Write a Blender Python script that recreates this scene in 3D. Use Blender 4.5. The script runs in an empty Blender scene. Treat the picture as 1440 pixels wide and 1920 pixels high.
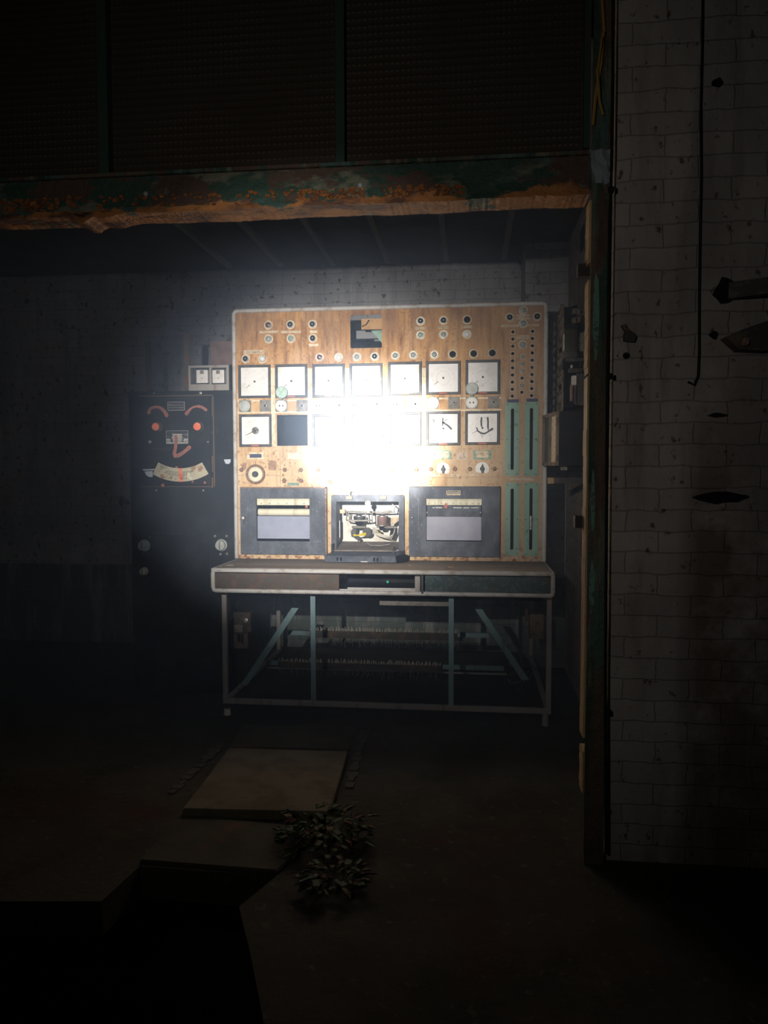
import bpy, bmesh, math, random
from mathutils import Vector, Matrix
random.seed(7)
C = bpy.context.scene.collection
SC = bpy.context.scene
PI = math.pi

# ------------------------------------------------------------------ camera
F, CH, YAW, PITCH, ROLL = 1442.0, 1.42, .1123, .0548, -.0021
fw = Vector((-math.sin(YAW)*math.cos(PITCH), math.cos(YAW)*math.cos(PITCH), -math.sin(PITCH)))
r0 = Vector((math.cos(YAW), math.sin(YAW), 0)); u0 = r0.cross(fw)
rt = r0*math.cos(ROLL) + u0*math.sin(ROLL); up = rt.cross(fw)
cam = bpy.data.objects.new('camera', bpy.data.cameras.new('camera')); C.objects.link(cam)
m = Matrix((rt, up, -fw)).transposed().to_4x4(); m.translation = Vector((0, 0, CH)); cam.matrix_world = m
cam.data.sensor_fit = 'VERTICAL'; cam.data.sensor_height = 36; cam.data.sensor_width = 27
cam.data.lens = F*36/1920; cam.data.clip_start = .05
SC.camera = cam

# ------------------------------------------------------------------ world, torch, exposure
w = bpy.data.worlds.new('night'); SC.world = w; w.use_nodes = True
w.node_tree.nodes['Background'].inputs[0].default_value = (.5, .42, .36, 1)
w.node_tree.nodes['Background'].inputs[1].default_value = .0012
TORCH = Vector((-.62, .05, CH+.37)); AIM = Vector((-.585, 4.6, 1.60)); AIM2 = Vector((-.90, 4.6, 1.52))
def torch(name, power, half, blend, col=(1, .965, .92), aim=AIM):
    l = bpy.data.lights.new(name, 'SPOT'); l.energy = power; l.spot_size = 2*math.radians(half)
    l.spot_blend = blend; l.shadow_soft_size = .015; l.color = col
    o = bpy.data.objects.new(name, l); C.objects.link(o); o.location = TORCH
    o.rotation_euler = (aim-TORCH).to_track_quat('-Z', 'Y').to_euler(); return o
torch('torch_hotspot', 7300, 6.4, 1.0)
torch('torch_beam', 1150, 15.4, 1.0, aim=AIM2)
torch('torch_corona', 300, 19.0, 1.0, aim=AIM)
torch('torch_spill', 26, 47.0, 1.0, (1, .95, .90), Vector((-.35, 4.6, 1.85)))
SC.view_settings.view_transform = 'Standard'; SC.view_settings.look = 'None'
SC.view_settings.exposure = 0; SC.view_settings.gamma = 1; SC.view_settings.use_curve_mapping = False
SC.cycles.use_denoising = True
SC.cycles.max_bounces = 6; SC.cycles.volume_bounces = 1

# ------------------------------------------------------------------ rays: a pixel of the frame meets a plane of the place
def ray(px, py): return rt*((px-720)/F) + up*((960-py)/F) + fw
def onY(px, py, y): d = ray(px, py); t = y/d.y; return Vector((d.x*t, y, CH+d.z*t))
def onX(px, py, x): d = ray(px, py); t = x/d.x; return Vector((x, d.y*t, CH+d.z*t))
def onZ(px, py, z): d = ray(px, py); t = (z-CH)/d.z; return Vector((d.x*t, d.y*t, z))

# ------------------------------------------------------------------ materials
def newmat(name):
    mt = bpy.data.materials.new(name); mt.use_nodes = True
    return mt, mt.node_tree, mt.node_tree.nodes['Principled BSDF']
def node(nt, typ, **kw):
    n = nt.nodes.new(typ)
    for k, v in kw.items():
        if k in n.inputs: n.inputs[k].default_value = v
        else: setattr(n, k, v)
    return n
def mixc(nt, fac, a, b):
    n = nt.nodes.new('ShaderNodeMix'); n.data_type = 'RGBA'
    nt.links.new(fac, n.inputs[0])
    for s, i in ((a, 6), (b, 7)):
        if hasattr(s, 'links'): nt.links.new(s, n.inputs[i])
        else: n.inputs[i].default_value = (*s, 1)
    return n.outputs[2]
def pos(nt, scale=(1, 1, 1), loc=(0, 0, 0)):
    g = nt.nodes.new('ShaderNodeNewGeometry'); mp = nt.nodes.new('ShaderNodeMapping')
    mp.inputs['Scale'].default_value = scale; mp.inputs['Location'].default_value = loc
    nt.links.new(g.outputs['Position'], mp.inputs['Vector']); return mp.outputs[0]
def noise(nt, scale, vec=(1, 1, 1), lo=.45, hi=.6, detail=6, seed=0, rough=.6):
    n = node(nt, 'ShaderNodeTexNoise', Scale=scale, Detail=detail, Roughness=rough)
    nt.links.new(pos(nt, vec, (seed, seed*.7, seed*1.3)), n.inputs['Vector'])
    r = nt.nodes.new('ShaderNodeMapRange'); r.inputs[1].default_value = lo; r.inputs[2].default_value = hi
    nt.links.new(n.outputs['Fac'], r.inputs[0]); return r.outputs[0]
def zramp(nt, z0, z1):
    g = nt.nodes.new('ShaderNodeNewGeometry'); s = nt.nodes.new('ShaderNodeSeparateXYZ')
    nt.links.new(g.outputs['Position'], s.inputs[0])
    r = nt.nodes.new('ShaderNodeMapRange'); r.inputs[1].default_value = z0; r.inputs[2].default_value = z1
    nt.links.new(s.outputs[2], r.inputs[0]); return r.outputs[0]
def math2(nt, op, a, b, clamp=True):
    n = nt.nodes.new('ShaderNodeMath'); n.operation = op; n.use_clamp = clamp
    for s, i in ((a, 0), (b, 1)):
        if hasattr(s, 'links'): nt.links.new(s, n.inputs[i])
        else: n.inputs[i].default_value = s
    return n.outputs[0]
def bump(nt, b, h, strength=.3, dist=.003):
    n = node(nt, 'ShaderNodeBump', Strength=strength, Distance=dist)
    nt.links.new(h, n.inputs['Height']); nt.links.new(n.outputs[0], b.inputs['Normal'])
def mat(name, base, layers=(), rough=.7, metal=0., bmp=.25, bscale=60, spec=.3):
    """base colour plus worn patches: (colour, noise scale, stretch, lo, hi)"""
    mt, nt, b = newmat(name); col = base
    for i, (c, sc, st, lo, hi) in enumerate(layers):
        col = mixc(nt, noise(nt, sc, st, lo, hi, seed=i*3.1+len(name)), col, c)
    if layers: nt.links.new(col, b.inputs['Base Color'])
    else: b.inputs['Base Color'].default_value = (*base, 1)
    b.inputs['Roughness'].default_value = rough; b.inputs['Metallic'].default_value = metal
    b.inputs['Specular IOR Level'].default_value = spec
    if bmp: bump(nt, b, noise(nt, bscale, lo=.3, hi=.7), bmp)
    return mt
O = (1, 1, 1); V = (1, 1, .12); HZ = (.15, 1, 1)
RUST = (.22, .075, .025)
def panel_mat():
    mt, nt, b = newmat('rusted_cream_enamel')
    cream = (.70, .56, .38); tan = (.54, .29, .11); dk = (.20, .085, .035)
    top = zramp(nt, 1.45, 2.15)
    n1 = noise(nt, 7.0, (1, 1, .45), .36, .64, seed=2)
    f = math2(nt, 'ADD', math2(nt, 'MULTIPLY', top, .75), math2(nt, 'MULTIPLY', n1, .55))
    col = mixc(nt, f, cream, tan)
    st = noise(nt, 30, (1, 1, .14), .47, .66, seed=5, detail=10, rough=.7)
    col = mixc(nt, math2(nt, 'MULTIPLY', st, math2(nt, 'ADD', top, .35)), col, dk)
    edge = zramp(nt, 2.12, 2.34)
    st2 = noise(nt, 9, (1, 1, .25), .38, .6, seed=8)
    col = mixc(nt, noise(nt, 60, O, .54, .72, seed=19), col, (.56, .40, .24))
    col = mixc(nt, math2(nt, 'MULTIPLY', edge, math2(nt, 'MULTIPLY', st2, .8)), col, (.20, .105, .065))
    col = mixc(nt, noise(nt, 55, O, .57, .66, seed=9), col, (.33, .16, .08))
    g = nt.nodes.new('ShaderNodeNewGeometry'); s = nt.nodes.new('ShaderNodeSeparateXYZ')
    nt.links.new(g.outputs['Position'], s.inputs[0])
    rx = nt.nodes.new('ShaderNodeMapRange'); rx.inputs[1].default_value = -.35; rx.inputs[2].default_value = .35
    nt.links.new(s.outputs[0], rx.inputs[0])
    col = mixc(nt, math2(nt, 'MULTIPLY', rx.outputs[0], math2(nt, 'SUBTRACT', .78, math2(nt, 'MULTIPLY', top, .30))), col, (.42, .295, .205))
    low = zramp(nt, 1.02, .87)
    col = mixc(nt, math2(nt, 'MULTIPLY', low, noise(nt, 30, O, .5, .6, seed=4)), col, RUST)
    nt.links.new(col, b.inputs['Base Color']); b.inputs['Roughness'].default_value = .8
    b.inputs['Specular IOR Level'].default_value = .25
    bump(nt, b, noise(nt, 50, O, .4, .7), .3); return mt
def brick_mat(name, axis, paint, under, stain, peel=.60, offs=.03, stain_x=None, dado=None):
    mt, nt, b = newmat(name)
    g = nt.nodes.new('ShaderNodeNewGeometry'); s = nt.nodes.new('ShaderNodeSeparateXYZ'); cb = nt.nodes.new('ShaderNodeCombineXYZ')
    nt.links.new(g.outputs['Position'], s.inputs[0]); nt.links.new(s.outputs[axis], cb.inputs[0]); nt.links.new(s.outputs[2], cb.inputs[1])
    wob = node(nt, 'ShaderNodeTexNoise', Scale=9.0, Detail=8.0); nt.links.new(cb.outputs[0], wob.inputs['Vector'])
    vm = nt.nodes.new('ShaderNodeVectorMath'); vm.operation = 'MULTIPLY_ADD'; vm.inputs[1].default_value = (offs, offs, 0)
    nt.links.new(wob.outputs['Color'], vm.inputs[0]); nt.links.new(cb.outputs[0], vm.inputs[2])
    br = node(nt, 'ShaderNodeTexBrick', Scale=1.0); br.inputs['Brick Width'].default_value = .225
    br.inputs['Row Height'].default_value = .076; br.inputs['Mortar Size'].default_value = .0035; br.inputs['Mortar Smooth'].default_value = 1.0
    br.inputs['Color1'].default_value = (1, 1, 1, 1); br.inputs['Color2'].default_value = (.88, .88, .88, 1); br.inputs['Mortar'].default_value = (.70, .69, .68, 1)
    nt.links.new(vm.outputs[0], br.inputs['Vector'])
    base = mixc(nt, noise(nt, 2.2, (1, 1, .5), .35, .7, seed=3), paint, stain)
    base = mixc(nt, noise(nt, 9, (1, 1, .7), peel, peel+.03, seed=6), base, under)
    if stain_x:
        x0, x1, sc = stain_x
        rx = nt.nodes.new('ShaderNodeMapRange'); rx.inputs[1].default_value = x0; rx.inputs[2].default_value = x1
        nt.links.new(s.outputs[axis], rx.inputs[0])
        zz = zramp(nt, 2.0, 1.3)
        base = mixc(nt, math2(nt, 'MULTIPLY', math2(nt, 'MULTIPLY', rx.outputs[0], zz), noise(nt, 5, O, .3, .5, seed=11)), base, sc)
    if dado: base = mixc(nt, zramp(nt, .66, .64), base, dado)
    base = mixc(nt, noise(nt, 8, (1, 1, .15), .5, .66, seed=15), base, stain)
    base = mixc(nt, noise(nt, 26, (1, 1, .8), .60, .66, seed=31), base, under)
    mul = nt.nodes.new('ShaderNodeMix'); mul.data_type = 'RGBA'; mul.blend_type = 'MULTIPLY'; mul.inputs[0].default_value = 1
    nt.links.new(base, mul.inputs[6]); nt.links.new(br.outputs['Color'], mul.inputs[7])
    nt.links.new(mul.outputs[2], b.inputs['Base Color']); b.inputs['Roughness'].default_value = .85
    b.inputs['Specular IOR Level'].default_value = .15
    inv = math2(nt, 'SUBTRACT', 1.0, br.outputs['Fac'])
    bump(nt, b, math2(nt, 'ADD', math2(nt, 'MULTIPLY', inv, .45), math2(nt, 'MULTIPLY', noise(nt, 18, O, .2, .8), .55)), .8, .007)
    return mt
def steel_mat(name, zr=None, K=(.5, 1, 1)):
    mt, nt, b = newmat(name)
    col = mixc(nt, noise(nt, 7, K, .5, .56, seed=1), (.028, .065, .045), (.15, .15, .10))
    col = mixc(nt, noise(nt, 5, K, .53, .6, seed=14), col, (.06, .115, .095))
    col = mixc(nt, noise(nt, 8, K, .52, .56, seed=21), col, (.085, .05, .035))
    rustc = mixc(nt, noise(nt, 9, (.6, 1, 1), .44, .60, seed=5), (.42, .17, .05), (.11, .048, .028))
    if zr:
        f = math2(nt, 'ADD', zramp(nt, zr[1], zr[0]), math2(nt, 'SUBTRACT', noise(nt, 3.2, (1, 1, .3), .3, .7, seed=9), .5, False), False)
        th = nt.nodes.new('ShaderNodeMapRange'); th.inputs[1].default_value = .5; th.inputs[2].default_value = .58
        nt.links.new(f, th.inputs[0]); col = mixc(nt, th.outputs[0], col, rustc)
    else:
        col = mixc(nt, noise(nt, 5, (1.5, 1, .2), .50, .6, seed=9), col, (.11, .075, .05))
    nt.links.new(col, b.inputs['Base Color']); b.inputs['Roughness'].default_value = .7
    bump(nt, b, noise(nt, 26, O, .35, .7), .7, .008); return mt
M = dict(
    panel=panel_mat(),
    brick_back=brick_mat('painted_brick_back', 0, (.50, .52, .58), (.15, .105, .10), (.34, .35, .39), .66, dado=(.11, .145, .145)),
    brick_side=brick_mat('painted_brick_side', 1, (.55, .46, .35), (.12, .075, .06), (.36, .29, .22), .66),
    brick_front=brick_mat('painted_brick_front', 0, (.44, .40, .375), (.13, .095, .08), (.24, .215, .20), .67, .03, (.72, .80, (.16, .125, .11))),
    lintel=steel_mat('rusty_green_steel_beam', (2.32, 2.44)), post=steel_mat('flaking_green_steel', None, (2, 1, .22)),
    trim=mat('white_trim', (.50, .49, .48), [((.32, .27, .22), 18, O, .5, .7), (RUST, 40, O, .68, .74)], .45),
    bezel=mat('dark_grey_bezel', (.05, .053, .06), [((.11, .11, .11), 25, O, .5, .75)], .5),
    dial=mat('white_dial', (.72, .72, .73), [((.58, .56, .52), 14, O, .5, .75)], .4, bmp=0),
    ink=mat('black_ink', (.035, .035, .04), rough=.6, bmp=0),
    greyink=mat('grey_marker_ink', (.075, .075, .08), rough=.6, bmp=0),
    faintink=mat('faded_grey_ink', (.42, .42, .42), rough=.6, bmp=0),
    redlabel=mat('faded_red_label', (.50, .13, .10), [((.3, .16, .12), 60, O, .45, .6)], .6, bmp=0),
    black=mat('black_plastic', (.014, .015, .017), rough=.7, bmp=0, spec=.2),
    hole=mat('black_socket', (.006, .006, .007), rough=.9, bmp=0),
    redlens=mat('dull_red_lens', (.10, .03, .028), rough=.25, bmp=0, spec=.5),
    greylens=mat('dusty_grey_lens', (.33, .36, .35), [((.22, .24, .22), 90, O, .4, .6)], .4),
    greenlens=mat('dusty_green_lens', (.30, .40, .34), [((.2, .25, .21), 90, O, .4, .6)], .4),
    whitelens=mat('white_lens', (.66, .68, .66), rough=.4, bmp=0),
    chrome=mat('dull_metal', (.42, .42, .42), [((.2, .16, .13), 60, O, .5, .7)], .4, .6),
    halo=mat('clean_cream_paint', (.70, .62, .46), [((.5, .38, .24), 45, O, .5, .62)], .6),
    halo2=mat('clean_pinkish_paint', (.56, .47, .38), [((.4, .27, .18), 60, O, .5, .62)], .6),
    tag=mat('yellowed_label', (.60, .50, .36), [((.35, .24, .15), 50, O, .5, .65)], .6, bmp=0),
    navy=mat('navy_label', (.05, .06, .12), rough=.5, bmp=0),
    taggreen=mat('green_label', (.19, .30, .25), [((.4, .38, .27), 40, O, .5, .6)], .6, bmp=0),
    plate=mat('grey_metal_plate', (.22, .215, .20), [((.14, .12, .10), 40, O, .45, .65)], .55),
    lid=mat('grey_socket_lid', (.43, .47, .46), [((.34, .36, .34), 50, O, .45, .65)], .5),
    lidgreen=mat('green_socket_lid', (.40, .55, .47), [((.3, .4, .35), 50, O, .45, .65)], .5),
    socket=mat('white_socket', (.66, .66, .64), rough=.5, bmp=0),
    knobrust=mat('rusty_brown_button', (.26, .17, .125), [((.15, .08, .05), 80, O, .45, .6)], .6),
    slider=mat('sea_green_plate', (.22, .36, .285), [((.28, .41, .35), 12, V, .45, .65), ((.09, .17, .11), 22, O, .60, .7)], .5),
    recorder=mat('grey_black_cast', (.058, .068, .092), [((.15, .17, .21), 14, (1, 1, .45), .38, .78), ((.26, .27, .30), 70, O, .60, .74), ((.06, .068, .085), 12, O, .5, .65)], .6),
    chart=mat('blue_grey_chart_paper', (.25, .28, .39), [((.30, .33, .44), 9, O, .4, .6)], .5, bmp=0),
    chart2=mat('grey_chart_paper', (.28, .29, .38), [((.33, .34, .42), 9, O, .4, .6)], .5, bmp=0),
    cream=mat('cream_scale', (.68, .66, .52), [((.5, .46, .34), 20, V, .5, .7)], .5, bmp=0),
    white=mat('white_board', (.80, .79, .76), [((.60, .56, .48), 12, O, .5, .65)], .6),
    dustshelf=mat('brown_dusty_metal', (.17, .145, .125), [((.26, .23, .20), 14, O, .45, .65)], .8),
    yellow=mat('yellow_wire', (.62, .50, .05), rough=.5, bmp=0), whitewire=mat('white_wire', (.6, .58, .52), rough=.5, bmp=0),
    copper=mat('brown_coil', (.20, .13, .12), rough=.6),
    desktop=mat('dusty_brown_desktop', (.19, .155, .125), [((.26, .22, .18), 6, HZ, .4, .65), ((.10, .07, .05), 18, O, .6, .7)], .8, bmp=.5),
    drawerbrown=mat('brown_flaking_drawer', (.085, .062, .052), [((.06, .085, .07), 40, O, .54, .60), ((.12, .078, .058), 14, O, .5, .62)], .7),
    drawergreen=mat('speckled_teal_drawer', (.045, .068, .072), [((.085, .12, .125), 60, O, .5, .6), ((.10, .07, .05), 26, O, .6, .66)], .7),
    frame=mat('grey_tube_frame', (.30, .285, .27), [((.2, .13, .09), 16, V, .55, .68)], .5),
    teal=mat('pale_blue_brace', (.20, .31, .35), [((.12, .15, .15), 16, V, .55, .7)], .6),
    cabinet=mat('black_enamel_steel', (.012, .013, .016), [((.03, .033, .04), 4, O, .48, .7), ((.07, .08, .09), 16, O, .64, .74), ((.04, .028, .02), 5, (1, 1, .4), .60, .7)], .7, spec=.12),
    cabinetdoor=mat('black_enamel_door', (.013, .014, .016), [((.03, .031, .035), 6, O, .5, .7), ((.06, .045, .03), 12, HZ, .66, .74)], .7, spec=.12),
    orange=mat('orange_paint', (.80, .17, .08), [((.9, .28, .18), 30, O, .45, .6)], .6, bmp=0),
    orangeline=mat('pink_orange_paint_stroke', (.42, .15, .11), [((.26, .12, .095), 50, O, .4, .6)], .7, bmp=0),
    plateink=mat('black_name_plate', (.035, .037, .04), [((.16, .16, .16), 120, HZ, .55, .62)], .4, bmp=0),
    silver=mat('bare_silver', (.42, .43, .43), rough=.45, metal=.3, bmp=0),
    scalep=mat('cream_scale_card', (.52, .49, .37), [((.36, .20, .13), 22, O, .58, .62), ((.26, .24, .17), 14, O, .56, .66)], .6, bmp=0),
    pale=mat('pale_tape', (.50, .55, .66), rough=.6, bmp=0),
    pink=mat('dusky_pink_board', (.19, .13, .12), [((.14, .09, .085), 14, O, .45, .65)], .8),
    rustbar=mat('rusty_flat_bar', (.10, .08, .06), [((.14, .075, .04), 12, O, .5, .6)], .8),
    wood=mat('yellowed_timber', (.46, .32, .16), [((.25, .15, .07), 9, V, .5, .65), ((.58, .50, .36), 14, V, .6, .68)], .7),
    tanboard=mat('tan_board', (.50, .30, .14), [((.38, .2, .08), 9, O, .5, .62)], .7),
    channel=mat('grey_channel', (.22, .23, .25), rough=.6),
    floor=mat('dirty_concrete', (.056, .048, .036), [((.034, .03, .022), 3, O, .42, .62), ((.085, .072, .055), 22, O, .6, .68), ((.055, .026, .022), 1.6, O, .55, .66)], .95, bmp=.8, bscale=25),
    slab=mat('pale_stone_slab', (.135, .112, .08), [((.095, .075, .048), 7, O, .45, .62), ((.065, .055, .04), 25, O, .64, .7)], .9),
    slab2=mat('mossy_stone_slab', (.07, .06, .042), [((.05, .045, .03), 7, O, .45, .62), ((.12, .06, .045), 4, O, .6, .66)], .95),
    mullion=mat('dark_green_mullion', (.03, .06, .042), [((.09, .11, .08), 12, (1, 1, .2), .56, .62), ((.07, .04, .025), 7, (1, 1, .3), .56, .62)], .7),
    screen=None, ceiling=mat('sooty_ceiling', (.05, .05, .05), [((.08, .075, .07), 5, O, .4, .6)], .95),
    batten=mat('grey_batten', (.22, .21, .20), [((.2, .18, .16), 9, O, .4, .6)], .9),
    darkmetal=mat('dark_rusty_metal', (.055, .05, .048), [((.12, .085, .06), 20, O, .5, .62)], .7),
    brownmetal=mat('brown_rack_metal', (.19, .145, .105), [((.10, .07, .05), 20, O, .5, .62)], .7),
    glassy=mat('dusty_dark_glass', (.05, .048, .04), rough=.15, bmp=0, spec=.8),
    cable=mat('black_cable', (.008, .008, .009), rough=.8, bmp=0),
    orangecable=mat('ochre_cable', (.34, .20, .05), rough=.7),
    plastic=mat('crumpled_pale_sheet', (.48, .52, .56), rough=.8),
    leaf=mat('dull_green_leaf', (.035, .055, .02), [((.065, .06, .02), 12, O, .5, .6)], .7),
    leafdry=mat('dry_leaf', (.12, .085, .05), rough=.8), leafred=mat('reddish_leaf', (.085, .035, .03), rough=.8),
    greenglow=mat('green_glass_bead', (.05, .75, .45), rough=.05, bmp=0, spec=1.),
    ceramic=mat('white_ceramic', (.62, .6, .55), rough=.4, bmp=0),
    redstain=mat('red_paint', (.2, .06, .05), rough=.9, bmp=0),
)
def screen_mat():
    mt, nt, b = newmat('dark_ribbed_cladding')
    wv = node(nt, 'ShaderNodeTexWave', Scale=12.0, Distortion=.6); wv.bands_direction = 'Z'
    nt.links.new(pos(nt), wv.inputs['Vector'])
    wx = node(nt, 'ShaderNodeTexWave', Scale=16.0, Distortion=.4); wx.bands_direction = 'X'
    nt.links.new(pos(nt), wx.inputs['Vector'])
    f = math2(nt, 'MULTIPLY', math2(nt, 'POWER', wv.outputs['Fac'], 6.0), wx.outputs['Fac'])
    col = mixc(nt, math2(nt, 'MULTIPLY', f, noise(nt, 3, O, .35, .6)), (.048, .038, .03), (.11, .09, .07))
    nt.links.new(col, b.inputs['Base Color']); b.inputs['Roughness'].default_value = .8; b.inputs['Specular IOR Level'].default_value = .1
    bump(nt, b, wv.outputs['Fac'], .4, .006); return mt
M['screen'] = screen_mat()

# ------------------------------------------------------------------ mesh builder
class MB:
    def __init__(s): s.bm = bmesh.new()
    def box(s, x0, x1, y0, y1, z0, z1, bev=0):
        x0, x1 = min(x0, x1), max(x0, x1); y0, y1 = min(y0, y1), max(y0, y1); z0, z1 = min(z0, z1), max(z0, z1)
        vs = [s.bm.verts.new((x, y, z)) for x in (x0, x1) for y in (y0, y1) for z in (z0, z1)]
        fs = [s.bm.faces.new([vs[i] for i in q]) for q in ((0, 1, 3, 2), (4, 6, 7, 5), (0, 4, 5, 1), (2, 3, 7, 6), (0, 2, 6, 4), (1, 5, 7, 3))]
        if bev:
            es = list({e for f in fs for e in f.edges})
            bmesh.ops.bevel(s.bm, geom=es, offset=bev, segments=2, affect='EDGES', profile=.6)
        return s
    def prism(s, pts, d):           # polygon points (3D), extruded by vector d
        d = Vector(d); a = [s.bm.verts.new(p) for p in pts]; b = [s.bm.verts.new(Vector(p)+d) for p in pts]
        n = len(a); s.bm.faces.new(a); s.bm.faces.new(b[::-1])
        for i in range(n): s.bm.faces.new((a[i], b[i], b[(i+1) % n], a[(i+1) % n]))
        return s
    def cyl(s, p0, p1, r0, r1=None, n=20):
        p0, p1 = Vector(p0), Vector(p1); r1 = r0 if r1 is None else r1
        q = (p1-p0).to_track_quat('Z', 'Y')
        a = [s.bm.verts.new(p0+q@Vector((math.cos(2*PI*i/n)*r0, math.sin(2*PI*i/n)*r0, 0))) for i in range(n)]
        b = [s.bm.verts.new(p1+q@Vector((math.cos(2*PI*i/n)*r1, math.sin(2*PI*i/n)*r1, 0))) for i in range(n)]
        s.bm.faces.new(a[::-1]); s.bm.faces.new(b)
        for i in range(n): s.bm.faces.new((a[i], a[(i+1) % n], b[(i+1) % n], b[i]))
        return s
    def lathe(s, c, prof, n=24):    # axis -Y from c; prof = (radius, distance out of the wall)
        rings = [[s.bm.verts.new((c[0]+math.cos(2*PI*i/n)*r, c[1]-h, c[2]+math.sin(2*PI*i/n)*r)) for i in range(n)] for r, h in prof]
        for a, b in zip(rings, rings[1:]):
            for i in range(n): s.bm.faces.new((a[i], a[(i+1) % n], b[(i+1) % n], b[i]))
        s.bm.faces.new(rings[0][::-1]); s.bm.faces.new(rings[-1]); return s
    def tube(s, pts, r, n=8):
        pts = [Vector(p) for p in pts]; prev = None
        for i, p in enumerate(pts):
            t = (pts[min(i+1, len(pts)-1)]-pts[max(i-1, 0)]).normalized(); q = t.to_track_quat('Z', 'Y')
            rr = r[i] if isinstance(r, (list, tuple)) else r
            ring = [s.bm.verts.new(p+q@Vector((math.cos(2*PI*k/n)*rr, math.sin(2*PI*k/n)*rr, 0))) for k in range(n)]
            if prev:
                k0 = min(range(n), key=lambda k: (ring[k].co-prev[0].co).length)
                ring = ring[k0:]+ring[:k0]
                for k in range(n): s.bm.faces.new((prev[k], prev[(k+1) % n], ring[(k+1) % n], ring[k]))
            else: s.bm.faces.new(ring[::-1])
            prev = ring
        s.bm.faces.new(prev); return s
    def plate(s, outer, holes, y0, y1):     # sheet in the XZ plane with holes, y0 front, y1 back
        loops = [[s.bm.verts.new((p[0], y0, p[1])) for p in lp] for lp in [outer]+holes]; es = []
        for lp in loops: es += [s.bm.edges.new((lp[i], lp[(i+1) % len(lp)])) for i in range(len(lp))]
        r = bmesh.ops.triangle_fill(s.bm, edges=es, use_beauty=True)
        fs = [f for f in r['geom'] if isinstance(f, bmesh.types.BMFace)]
        e = bmesh.ops.extrude_face_region(s.bm, geom=fs)
        for v in e['geom']:
            if isinstance(v, bmesh.types.BMVert): v.co.y += (y1-y0)
        return s
    def stroke(s, pts, wd, y, t=.0015):     # a painted stroke in the XZ plane, standing t in front of y
        n = len(pts); L, R = [], []
        ws = wd if isinstance(wd, (list, tuple)) else [wd]*n
        for i, (x, z) in enumerate(pts):
            a = pts[max(i-1, 0)]; b = pts[min(i+1, n-1)]; dx, dz = b[0]-a[0], b[1]-a[1]; l = math.hypot(dx, dz) or 1
            L.append((x-dz/l*ws[i]/2, z+dx/l*ws[i]/2)); R.append((x+dz/l*ws[i]/2, z-dx/l*ws[i]/2))
        dx, dz = pts[-1][0]-pts[-2][0], pts[-1][1]-pts[-2][1]; l = math.hypot(dx, dz) or 1
        a0 = math.atan2(dz, dx)
        cap = [(pts[-1][0]+math.cos(a0+t_)*ws[-1]/2, pts[-1][1]+math.sin(a0+t_)*ws[-1]/2) for t_ in (.9, 0, -.9)]
        b0 = math.atan2(pts[0][1]-pts[1][1], pts[0][0]-pts[1][0])
        cap0 = [(pts[0][0]+math.cos(b0+t_)*ws[0]/2, pts[0][1]+math.sin(b0+t_)*ws[0]/2) for t_ in (.9, 0, -.9)]
        for i in range(n-1):
            s.prism([(L[i][0], y-t, L[i][1]), (L[i+1][0], y-t, L[i+1][1]), (R[i+1][0], y-t, R[i+1][1]), (R[i][0], y-t, R[i][1])], (0, t, 0))
        s.prism([(p[0], y-t, p[1]) for p in [L[-1]]+cap+[R[-1]]], (0, t, 0))
        s.prism([(p[0], y-t, p[1]) for p in [R[0]]+cap0+[L[0]]], (0, t, 0))
        return s
    def grid_sheet(s, f, nu, nv, th):       # f(u,v)->Vector, solid sheet
        a = [[s.bm.verts.new(f(i/nu, j/nv)) for j in range(nv+1)] for i in range(nu+1)]
        fs = [s.bm.faces.new((a[i][j], a[i+1][j], a[i+1][j+1], a[i][j+1])) for i in range(nu) for j in range(nv)]
        bmesh.ops.solidify(s.bm, geom=fs, thickness=th); return s
    def build(s, name, material, parent=None, smooth=False, origin=None):
        bm = s.bm; bmesh.ops.recalc_face_normals(bm, faces=bm.faces[:])
        co = [v.co for v in bm.verts]
        lo = Vector([min(c[i] for c in co) for i in range(3)]); hi = Vector([max(c[i] for c in co) for i in range(3)])
        o = Vector(origin) if origin else ((lo+hi)/2 if parent else Vector(((lo.x+hi.x)/2, (lo.y+hi.y)/2, lo.z)))
        for v in bm.verts: v.co -= o
        me = bpy.data.meshes.new(name); bm.to_mesh(me); bm.free()
        if smooth:
            for p in me.polygons: p.use_smooth = True
            try: me.set_sharp_from_angle(angle=math.radians(35))
            except Exception: pass
        me.materials.append(M[material]); ob = bpy.data.objects.new(name, me); C.objects.link(ob)
        WL[ob.name] = o.copy(); ob.location = o - (WL[parent.name] if parent else Vector())
        if parent: ob.parent = parent
        return ob
WL = {}
def tag(o, label=None, cat=None, group=None, kind=None):
    if label: o['label'] = label
    if cat: o['category'] = cat
    if group: o['group'] = group
    if kind: o['kind'] = kind
    return o
def thing(name, loc, label, cat, group=None):
    o = bpy.data.objects.new(name, None); C.objects.link(o); o.location = loc; WL[o.name] = Vector(loc)
    return tag(o, label, cat, group)
def struct(name, mb, material): return tag(mb.build(name, material), kind='structure')
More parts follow.
